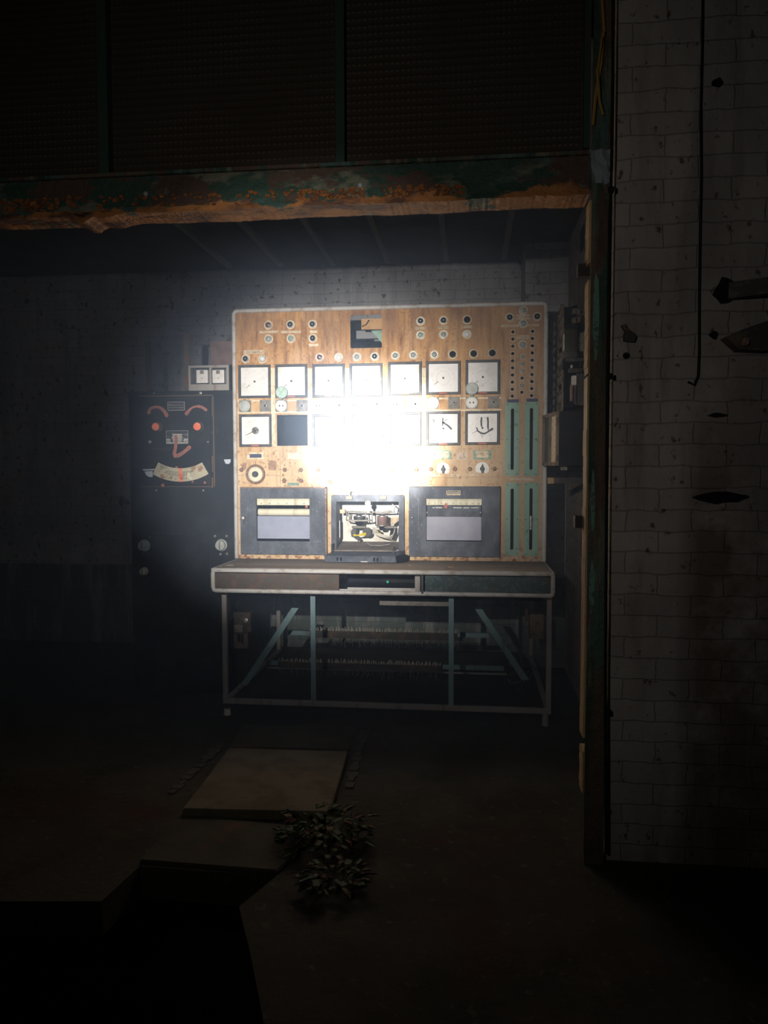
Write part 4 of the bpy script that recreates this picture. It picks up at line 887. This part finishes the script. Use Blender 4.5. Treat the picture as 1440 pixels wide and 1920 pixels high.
t = thing('junction_box', onY(1002, 1200, 4.9), 'brown junction box with a broken upright behind the right desk leg', 'box')
bx('box_body', 'brownmetal', 993, 1152, 1020, 1198, 4.9, .08, t); bx('broken_upright', 'rustbar', 984, 1137, 990, 1166, 4.9, .01, t, 0)

# ------------------------------------------------------------------ black switch cabinet on the left
YC = 4.66
cx0, cx1 = onY(246, 1000, YC).x, onY(441, 900, YC).x-.004; cz1 = onY(340, 733, YC).z
CB = thing('switch_cabinet', ((cx0+cx1)/2, YC+.2, 0), 'tall black steel switch cabinet with an orange smiling face painted on its door', 'cabinet')
MB().box(cx0, cx1, YC, YC+.5, 0, cz1, .006).build('cabinet_body', 'cabinet', CB)
def cyl_at(n_, m_, px, py, r, h, par, y=YC, sm=True, cap=.8): c = onY(px, py, y); return MB().lathe((c.x, y, c.z), [(r, 0), (r, h*.8), (r*cap, h)], 20).build(n_, m_, par, sm)
x0, x1, z0, z1 = R(262, 741, 403, 913, YC)
mb = MB(); b = .008
for a in ((x0, x1, z1-b, z1), (x1-b, x1, z0, z1), (x0, x1, z0, z0+b*.6)): mb.box(a[0], a[1], YC-.010, YC, a[2], a[3])
fr_ = mb.build('door_frame', 'rustbar', CB)
x0, x1, z0, z1 = R(264, 745, 396, 910, YC)
DO = MB().box(x0, x1, YC-.018, YC-.001, z0, z1, .004).build('door', 'cabinetdoor', CB)
YQ = YC-.018
for py0, py1 in ((745, 780), (855, 885), (895, 915)): xh, _, zh0, zh1 = R(398.5, py0, 401, py1, YQ); MB().cyl((xh, YQ, zh0), (xh, YQ, zh1), .006, n=10).build('hinge', 'rustbar', DO, True)
def Z6(x, y): return (260+x/10.286, 740+y/10.286)
def pst2(lst, wd, nm, m_, par, lab=None, yy=YQ, t=.0014):
    mb = MB(); mb.stroke([P2(*Z6(x, y), yy) for x, y in lst], wd, yy, t); o = mb.build(nm, m_, par)
    if lab: o['label'] = lab
    return o
s10 = 4.64/1442/10.286*1.02
pst2([(195, 345), (215, 285), (260, 250), (330, 235), (400, 245), (460, 280), (510, 340), (540, 400)], [.024, .020, .017, .016, .018, .021, .023, .024], 'painted_eyebrow', 'orangeline', DO, 'faded pink eyebrow stroke, the longer arc')
pst2([(925, 365), (965, 310), (1010, 265), (1070, 235), (1150, 222), (1230, 245), (1300, 295)], [.024, .018, .012, .012, .016, .018, .018], 'painted_eyebrow', 'orangeline', DO, 'faded pink eyebrow stroke nearest the hinge')
ns = pst2([(722, 800), (722, 930), (705, 1060), (685, 1130), (700, 1180), (760, 1175), (850, 1125), (920, 1070), (975, 1020)], [.020, .020, .020, .024, .026, .026, .022, .021, .026], 'painted_nose', 'orangeline', DO, 'pink painted nose hooking sideways', yy=YQ-.0032)
for x, y, r in ((357, 622, .0255), (1155, 618, .0255)):
    px, py = Z6(x, y); c = onY(px, py, YQ)
    k = MB().lathe((c.x, YQ, c.z), [(r*1.35, 0), (r*1.25, .004), (r*1.12, .010), (r*1.05, .012), (r, .022), (r*.93, .026), (.002, .027)], 28).build('round_knob', 'darkmetal', DO, True)
    MB().lathe((c.x, YQ-.0262, c.z), [(r*.94, 0), (r*.92, .0015), (.002, .0022)], 26).build('orange_cap', 'orange', k, True)
def Rz(x0, y0, x1, y1, y): a, b = Z6(x0, y0), Z6(x1, y1); return R(a[0], a[1], b[0], b[1], y)
x0, x1, z0, z1 = Rz(560, 138, 888, 305, YQ); b = MB().box(x0, x1, YQ-.002, YQ, z0, z1).build('rating_plate', 'silver', DO)
MB().box(x0+.003, x1-.003, YQ-.003, YQ-.002, z0+.003, z1-.003).build('plate_field', 'plateink', b)
mb = MB()
for f in (.62, .34): mb.box(x0+.006, x1-.006, YQ-.0036, YQ-.003, z0+(z1-z0)*f-.0008, z0+(z1-z0)*f+.0008)
mb.build('plate_rule', 'silver', b)
x0, x1, z0, z1 = Rz(530, 693, 955, 945, YQ); b = MB().box(x0, x1, YQ-.002, YQ, z0, z1).build('rating_plate', 'silver', DO)
MB().box(x0+.002, x1-.002, YQ-.0026, YQ-.002, z0+.002, z1-.002).build('plate_field', 'plateink', b)
mb = MB()
for xa, xb, ya, yb in ((650, 835, 755, 782), (650, 835, 790, 812), (635, 850, 822, 842), (655, 835, 852, 874), (660, 830, 886, 905), (655, 950, 918, 942), (538, 612, 850, 875), (538, 612, 885, 905), (538, 640, 916, 940), (870, 948, 850, 875), (865, 948, 884, 906)):
    a = Rz(xa, ya, xb, yb, YQ-.003); mb.box(a[0], a[1], YQ-.0031, YQ-.0026, a[2], a[3])
mb.build('plate_lines', 'trim', b)
for x, y, r in ((215, 912, .010), (1338, 912, .005), (1288, 1440, .004)): px, py = Z6(x, y); cyl_at('screw', 'chrome', px, py, r, .005, DO, YQ)
for px, py, r in ((289, 737.5, .006), (376, 737, .009), (293.5, 919.5, .006), (381.5, 919.5, .006), (388, 947, .003)): cyl_at('screw', 'chrome' if r > .004 else 'hole', px, py, r, .006, CB)
# curved scale card that makes the mouth
cxm, czm = P2(*Z6(790, 500), YQ); up_r = (1430-500)*s10; lo_r = (1690-500)*s10
mb = MB(); pa = []; pb = []
for i in range(25):
    a = math.radians(-90-29+i*58/24) ; pa.append((cxm+math.cos(a)*up_r*.985, czm+math.sin(a)*up_r)); pb.append((cxm+math.cos(a)*lo_r*(1 if 3 < i < 21 else .985), czm+math.sin(a)*lo_r))
for i in range(24): mb.prism([(pa[i][0], YQ-.003, pa[i][1]), (pa[i+1][0], YQ-.003, pa[i+1][1]), (pb[i+1][0], YQ-.003, pb[i+1][1]), (pb[i][0], YQ-.003, pb[i][1])], (0, .003, 0))
MO = mb.build('scale_card', 'scalep', DO); MO['label'] = 'curved cream scale card forming the smile'
def arcpt(deg, r): a = math.radians(-90+deg); return (cxm+math.cos(a)*r, czm+math.sin(a)*r)
wr = lo_r-up_r
mb = MB()
mb.stroke([arcpt(t_, up_r+wr*.28) for t_ in range(-15, 15, 3)], .0012, YQ-.003, .0006); mb.stroke([arcpt(t_, up_r+wr*.56) for t_ in range(-15, 15, 3)], .0012, YQ-.003, .0006)
for i in range(27):
    t_ = -15+i*27/26; mb.stroke([arcpt(t_, up_r+wr*.28), arcpt(t_, up_r+wr*.56)], .0009 if i % 3 else .0016, YQ-.003, .0006)
mb.build('scale_lines', 'ink', MO)
for s_, t_ in (('.3', -15.2), ('.2', -10), ('.1', -5), ('0', 1.2), ('1', 6)):
    q = arcpt(t_, up_r+wr*.80); text('scale_number', s_, q[0], YQ-.0036, q[1], .024, 'ink' if s_ != '.3' else 'redlabel', MO, .8)
q = [arcpt(-1.4, up_r-.001), arcpt(-1.4, lo_r+.001), arcpt(2.4, lo_r+.001), arcpt(2.0, up_r-.001)]
MB().prism([(a, YQ-.0038, b) for a, b in q], (0, .0008, 0)).build('orange_band', 'orange', MO)
q = [arcpt(9, up_r+wr*.35), arcpt(12, up_r+wr*.5), arcpt(9.6, up_r+wr*.62), arcpt(12.5, up_r+wr*.9), arcpt(10, lo_r*.985), arcpt(7.8, up_r+wr*.7), arcpt(7, up_r+wr*.62)]
MB().prism([(a, YQ-.0042, b) for a, b in q], (0, .0012, 0)).build('torn_flake', 'cream', MO)
for px, py, w_ in ((305, 910, .012), (361, 903, .008), (384, 905, .008), (331, 877, .010)): c = onY(px, py, YQ); MB().lathe((c.x, YQ, c.z), [(w_, 0), (w_*.8, .0012)], 12).build('drip', 'orangeline', DO)
def tape(pxs, nm, lab, par, yy): tag(MB().prism([onY(*p_, yy) for p_ in pxs], (0, .002, 0)).build(nm, 'pale', par), lab)
tape([(271, 884), (286, 883), (286.5, 894), (281, 894.8), (274, 891)], 'tape_scrap', 'pale torn tape at the end of the smile', DO, YQ-.003)
tape([(266, 880), (291, 879), (291, 881.5), (270, 882.5)], 'tape_scrap', 'pale tape sliver', DO, YQ-.003)
tape([(419.5, 861.5), (432.5, 861), (432, 867), (429, 870), (423, 869.5)], 'tape_scrap', 'pale tape scrap near the cabinet corner', CB, YC-.003)
for px, py, r in ((270.8, 1022.9, .032), (415.2, 1022, .032), (271, 1071, .022)):
    c = onY(px, py, YC); k = MB().lathe((c.x, YC, c.z), [(r*1.2, 0), (r*1.15, .008), (r, .010), (r*.98, .03), (r*.9, .034), (.002, .036)], 26).build('turn_knob', 'lid' if r > .03 else 'ceramic', CB, True)
    MB().box(c.x-r*.1, c.x+r*.1, YC-.042, YC-.034, c.z-r*.8, c.z+r*.8).build('knob_grip', 'plate', k)
for px, py in ((260, 1005), (281, 1006), (403.5, 1005), (425.5, 1005), (268, 1038), (281, 1038), (414, 1039), (426, 1038)): cyl_at('bolt', 'plate' if px > 400 else 'darkmetal', px, py, .008, .008, CB)
x0, x1, z0, z1 = R(287, 1004, 391, 1108, YC); tag(MB().box(x0, x1, YC-.006, YC, z0, z1, .002).build('cover_plate', 'cabinetdoor', CB), 'plain cover plate on the lower front')

# meter box on top
t = thing('meter_box', onY(391, 724, YC), 'small steel box with two pale square meters standing on the black cabinet', 'meter box')
mx0, mx1, mz0, mz1 = R(353.5, 685, 429, 723.5, YC); mz0 = cz1+.0005
wa = R(357, 689.5, 392.5, 720.5, YC); wb = R(396.5, 689.5, 424.5, 720.5, YC)
mb = MB(); mb.plate([(mx0, mz0), (mx1, mz0), (mx1, mz1), (mx0, mz1)], [[(a[0], a[2]), (a[1], a[2]), (a[1], a[3]), (a[0], a[3])] for a in (wa, wb)], YC+.0, YC+.03)
mb.build('box_frame', 'frame', t)
MB().box(mx0+.004, mx1-.004, YC+.06, YC+.12, mz0, mz1-.004).build('box_back', 'bezel', t)
for px0, px1 in ((368.7, 390.2), (398.8, 420.8)):
    x0, x1, z0, z1 = R(px0, 693.7, px1, 718.6, YC+.02); g = MB().box(x0, x1, YC+.012, YC+.06, z0, z1, .005).build('meter', 'dial', t)
    cx = (x0+x1)/2; MB().box(cx-.012, cx+.012, YC+.009, YC+.012, z1-.025, z1-.004, .002).build('meter_window', 'plate', g); MB().lathe((cx, YC+.012, z0+.03), [(.003, 0), (.003, .002)], 8).build('zero_screw', 'ink', g)
MB().box(mx1+.001, mx1+.012, YC+.01, YC+.1, mz0, mz1+.004).build('side_flange', 'hole', t)
# bars and board behind it
def bar(px0, px1, py0, nm, m_, lab, yy):
    x0, x1, z0, z1 = R(px0, py0, px1, 733, yy); o = MB().box(x0, x1, yy, yy+.012, cz1+.0005, z1).build(nm, m_); tag(o, lab, 'bar'); return o, x0, x1, z1
o, x0, x1, z1 = bar(344.5, 356, 626, 'flat_bar', 'rustbar', 'upright flat steel bar with a hole at its tip behind the meter box', YC+.15)
MB().lathe(((x0+x1)/2, YC+.15, z1-.03), [(.006, 0), (.006, .001)], 12).build('bar_hole', 'hole', o)
bar(273, 282, 641, 'flat_bar', 'rustbar', 'faint rusty upright bar standing apart on the dark cabinet top', YC+.2)
x0, x1, z0, z1 = R(395, 640, 433, 685, YC+.2)
tag(MB().box(x0, x1+.08, YC+.2, YC+.215, cz1+.0005, z1).build('backing_board', 'pink'), 'dusky pink board standing between meter box and cream panel', 'board')

# ------------------------------------------------------------------ equipment on the right alcove wall
t = thing('relay_rack', (.53, 4.6, onY(1045, 770, 4.5).z), 'tall brown slotted relay rack on the wall beside the cream panel', 'rack')
zt1, zb1 = onX(1053, 577, .50).z, onX(1053, 768, .50).z
mb = MB(); ya, yb_ = 4.36, 4.82; n = 11
for y in (ya, (ya+yb_)/2, yb_): mb.box(.497, .505, y-.012, y+.012, zb1, zt1)
for i in range(n+1): z = zb1+(zt1-zb1)*i/n; mb.box(.497, .504, ya, yb_, z-.009, z+.009)
mb.build('slotted_frame', 'brownmetal', t)
MB().box(.512, .58, ya+.005, yb_, zb1+.01, zt1-.01).build('rack_back', 'hole', t)
for i in range(n):
    z = zb1+(zt1-zb1)*(i+.5)/n
    for j in range(2):
        if random.random() < .85: MB().box(.5025, .514, ya+.03+j*.23, ya+.20+j*.23, z-.017, z+.017, .002).build('relay', random.choice(['darkmetal', 'plate', 'darkmetal', 'brownmetal']), t)
for i in range(14):
    z = zb1+(zt1-zb1)*random.uniform(.03, .97); x = random.uniform(.51, .60); MB().box(x, x+.03, ya-.03, ya+.01, z-.016, z+.014, .003).build('terminal_block', random.choice(['darkmetal', 'hole', 'brownmetal', 'plate']), t)
for x in (.585,): MB().box(x, XW, ya+.02, yb_, zb1+.1, zb1+.13).build('wall_bracket', 'darkmetal', t); MB().box(x, XW, ya+.02, yb_, zt1-.1, zt1-.07).build('wall_bracket', 'darkmetal', t)
MB().tube([onY(1052, 572, 4.5), onY(1062, 580, 4.5), onY(1082, 573, 4.5)], .006).build('bent_rod', 'cable', t, True)
# glass covered relay
p0, p1 = onY(1070, 662, 4.22), onY(1070, 620, 4.22); r = (onY(1085, 640, 4.22).x-onY(1057, 640, 4.22).x)/2
t2 = thing('glass_relay', p0, 'domed relay under a dusty dark glass cover in front of the slotted rack', 'relay')
mb = MB(); prof = [(r, 0), (r, .65), (r*.94, .82), (r*.75, .93), (r*.4, .99), (.003, 1.0)]; H_ = p1.z-p0.z+.02
rings = [[mb.bm.verts.new((p0.x+math.cos(2*PI*i/24)*a, p0.y+math.sin(2*PI*i/24)*a, p0.z+h*H_)) for i in range(24)] for a, h in prof]
for a, b in zip(rings, rings[1:]):
    for i in range(24): mb.bm.faces.new((a[i], a[(i+1) % 24], b[(i+1) % 24], b[i]))
mb.bm.faces.new(rings[-1]); mb.bm.faces.new(rings[0][::-1]); mb.build('glass_cover', 'glassy', t2, True)
MB().cyl(p0-Vector((0, 0, .03)), p0, r*1.1, n=24).build('relay_base', 'darkmetal', t2, True)
MB().box(p0.x-.02, XW, p0.y-.02, p0.y+.02, p0.z-.045, p0.z-.03).build('support_arm', 'darkmetal', t2)
q = onY(1091, 642, 4.22); MB().box(q.x-.012, q.x+.012, q.y-.02, q.y+.03, q.z-.05, q.z+.05, .004).build('ceramic_block', 'plate', t2)
q = onY(1056, 640, 4.22); MB().cyl((p0.x-r*.98, p0.y-.02, p0.z+.01), (p0.x-r*.98, p0.y-.02, p0.z+H_*.7), .004, n=8).build('pale_edge_strip', 'tag', t2, True)  # thin yellowed rod along the left side of the cover
# fuse holder below it
t3 = thing('fuse_holder', onY(1076, 760, 4.25), 'pale porcelain fuse holder with a long contact blade on the wall below the domed relay', 'fuse holder')
def bx3(n_, m_, px0, py0, px1, py1, y0, dp, par=t3, bev=.002): x0, x1, z0, z1 = R(px0, py0, px1, py1, y0); return MB().box(x0, x1, y0, y0+dp, z0, z1, bev).build(n_, m_, par)
bx3('porcelain_body', 'ceramic', 1073, 704, 1081, 722, 4.25, .05); bx3('contact_blade', 'knobrust', 1069, 722, 1074, 752, 4.25, .02); bx3('contact_blade', 'darkmetal', 1076, 722, 1080, 757, 4.25, .02)
bx3('mounting_bar', 'darkmetal', 1066, 690, 1092, 698, 4.27, .03); bx3('coil_block', 'hole', 1056, 672, 1086, 690, 4.26, .06); bx3('clip', 'chrome', 1070, 684, 1074, 690, 4.24, .02); bx3('wall_mount', 'darkmetal', 1080, 700, 1098, 760, 4.30, .03)
# black box with window frame
t = thing('instrument_box', onY(1065, 874, 4.2), 'black instrument box with a pale framed window jutting out beside the panel', 'box')
z1, z0 = onY(1042, 771, 4.2).z, onY(1042, 873, 4.2).z
a0, a1 = Vector((.455, 4.2, z0)), Vector((.408, 4.52, z0))
MB().prism([a0+Vector((.012, 0, 0)), a1+Vector((.012, 0, 0)), Vector((XW, 4.52, z0)), Vector((XW, 4.2, z0))], (0, 0, z1-z0)).build('box_body', 'black', t)
def onface(u0, u1, v0, v1, th, n_, m_):
    p = [a0.lerp(a1, u) for u in (u0, u1)]; zz0, zz1 = z0+(z1-z0)*v0, z0+(z1-z0)*v1
    return MB().prism([(p[0].x+.012-th, p[0].y, zz0), (p[1].x+.012-th, p[1].y, zz0), (p[1].x+.012, p[1].y, zz0), (p[0].x+.012, p[0].y, zz0)], (0, 0, zz1-zz0)).build(n_, m_, t)
onface(0, 1, 0, .07, .012, 'frame_rail', 'brownmetal'); onface(0, 1, .93, 1, .012, 'frame_rail', 'brownmetal')
for u in (0, .46, .93): onface(u, u+.07, .07, .93, .012, 'frame_stile', 'brownmetal')
onface(.07, .46, .07, .93, .003, 'window', 'tag'); onface(.53, .93, .07, .93, .003, 'window', 'bezel')
for u in (.03, .3, .6, .9):
    for v in (.035, .965): p = a0.lerp(a1, u); MB().cyl((p.x, p.y, z0+(z1-z0)*v), (p.x-.006, p.y, z0+(z1-z0)*v), .005, n=8).build('screw', 'knobrust', t, True)
# lower pieces
t = thing('cable_gland', onY(1072, 888, 4.25), 'dark cable fittings hanging just under the black instrument box', 'cable fitting')
bx3('gland_body', 'hole', 1064, 875, 1084, 884, 4.25, .06, t); bx3('gland_base', 'plate', 1053, 862+13, 1064, 882, 4.26, .05, t); MB().tube([onY(1085, 876, 4.25), onY(1090, 884, 4.25), onY(1086, 893, 4.25)], .005).build('cable_tail', 'cable', t, True)
x0, x1, z0_, z1_ = R(1028, 896, 1094, 906.5, 4.3)
t = thing('wall_batten', ((x0+x1)/2, 4.3, z0_), 'short horizontal timber batten with a pale sawn end beside the panel edge', 'batten')
MB().box(x0+.03, XW, 4.3, 4.34, z0_, z1_).build('batten_length', 'darkmetal', t); MB().box(x0, x0+.03, 4.298, 4.34, z0_-.001, z1_+.001).build('sawn_end', 'wood', t)
for px, py, w_, h_, lab in ((1094, 448, .02, .05, 'dark slot high in the side wall next to the timber edge'),):
    c = onX(px-2, py, XW); tag(MB().box(XW-.003, XW-.0005, c.y-.08, c.y+.08, c.z-.07, c.z+.07).build('wall_slot', 'hole'), lab, 'slot')

# ------------------------------------------------------------------ debris on the desk
def chip(px, py, s, m_, lab, cat='debris', name='debris_flake'):
    c = onZ(px, py, ZD+.001); pts = [(c.x+math.cos(a)*s*random.uniform(.5, 1.2), c.y+math.sin(a)*s*random.uniform(.5, 1.1), c.z) for a in [k*2*PI/8 for k in range(8)]]
    tag(MB().prism(pts, (0, 0, s*.25)).build(name, m_), lab, cat, 'flakes fallen on the desktop')
chip(846, 1064, .018, 'stainm', 'curled brown flake on the desktop in front of the recorder with a maker plate'); chip(817, 1053, .020, 'knobrust', 'rusty flake against the foot of the right recorder')
chip(995, 1062, .010, 'redlabel', 'small reddish flake on the desktop below the green slotted plates'); chip(768, 1060, .009, 'tag', 'small pale flake beside the dropped recorder door')
a, b_ = onZ(413, 1062.5, ZD+.005), onZ(438, 1060, ZD+.005)
tag(MB().tube([a, (a+b_)/2+Vector((0, .01, .002)), b_], .005, 6).build('twig', 'dustshelf'), 'thin dark twig lying on the left end of the desktop', 'twig')

# ------------------------------------------------------------------ floor slabs, ledge and weeds
def slab(name, pxs, z, th, m_, lab):
    q = [onZ(px, py, z) for px, py in pxs]
    o = MB().prism(q, (0, 0, -th)); bmesh.ops.bevel(o.bm, geom=o.bm.edges[:], offset=.004, segments=2, affect='EDGES'); return tag(o.build(name, m_), lab, 'slab', 'cover slabs over the floor channel')
slab('cover_slab', ((430, 1402), (652, 1408), (618, 1522), (342, 1516)), .045, .04, 'slab', 'pale square cover slab, the brightest, in the middle of the floor channel')
slab('cover_slab', ((455, 1358), (670, 1361), (655, 1405), (430, 1400)), .012, .011, 'slab2', 'dim cover slab under the desk edge behind the pale slab')
slab('cover_slab', ((336, 1527), (612, 1552), (520, 1632), (262, 1612)), .014, .0135, 'slab2', 'dark mossy cover slab nearest the pit in front of the pale slab')
mb = MB()
for a, b_ in (((414, 1400), (320, 1490)), ((684, 1372), (655, 1480))):
    p0, p1 = onZ(*a, 0), onZ(*b_, 0); n = 12
    for i in range(n):
        u = p0.lerp(p1, i/n); v = p0.lerp(p1, (i+.9)/n); w_ = random.uniform(.012, .03); mb.prism([(u.x-w_, u.y, .0005), (u.x+w_, u.y, .0005), (v.x+w_*.8, v.y, .0005), (v.x-w_, v.y, .0005)], (0, 0, random.uniform(.004, .012)))
M['mortar'] = mat('broken_mortar', (.08, .07, .06), rough=.95)
tag(mb.build('broken_mortar', 'mortar'), 'crumbled mortar along both edges of the slab channel', 'mortar', kind='stuff')
def leafy(name, px, py, n, rad, lab, hmax):
    c = onZ(px, py, 0); t = thing(name, c, lab, 'plant')
    for nm, m_, cnt in (('green_leaves', 'leaf', n), ('dry_leaves', 'leafdry', n//5), ('red_leaves', 'leafred', n//6)):
        mb = MB()
        for i in range(cnt):
            a = random.uniform(0, 2*PI); r = rad*math.sqrt(random.random()); x, y = c.x+math.cos(a)*r, c.y+math.sin(a)*r*.7
            L_, W_ = random.uniform(.03, .07), random.uniform(.010, .022); d = Vector((math.cos(a+random.uniform(-1, 1)), math.sin(a+random.uniform(-1, 1)), 0)); s_ = Vector((-d.y, d.x, 0)); h = random.uniform(.01, hmax)
            b = Vector((x, y, h)); q = [b]+[b+d*L_*f_+s_*W_*g_+Vector((0, 0, .014*math.sin(f_*PI)-.004*f_)) for f_, g_ in ((.2, .6), (.45, .8), (.75, .55), (1, .05), (.75, -.55), (.45, -.8), (.2, -.6))]
            mb.prism(q, (0, 0, .0012)); 
            if i % 3 == 0: mb.tube([(c.x+math.cos(a)*r*.3, c.y+math.sin(a)*r*.3, .002), (x, y, h)], .0015, 5)
        mb.build(nm, m_, t)
leafy('weed_clump', 610, 1583, 90, .17, 'larger straggly weed clump growing at the slab corner', .10)
leafy('weed_clump', 625, 1668, 40, .10, 'smaller weed clump growing lower, in front of the slab corner', .07)

# ------------------------------------------------------------------ added haze volume: lens glow round the torch spot, with thin mist
hz = bpy.data.materials.new('glare_haze'); hz.use_nodes = True; nt = hz.node_tree; nt.nodes.clear()
out = nt.nodes.new('ShaderNodeOutputMaterial'); vs = nt.nodes.new('ShaderNodeVolumeScatter'); vs.inputs['Color'].default_value = (.55, .72, 1, 1)
vs.inputs['Density'].default_value = .10; vs.inputs['Anisotropy'].default_value = 0; nt.links.new(vs.outputs[0], out.inputs['Volume']); M['haze'] = hz
tag(MB().box(-4.4, XW-.01, YF+.35, 5.54, .01, 2.96).build('haze', 'haze'), 'bluish haze standing in for lens glow round the torch spot, with thin mist', 'haze', kind='stuff')
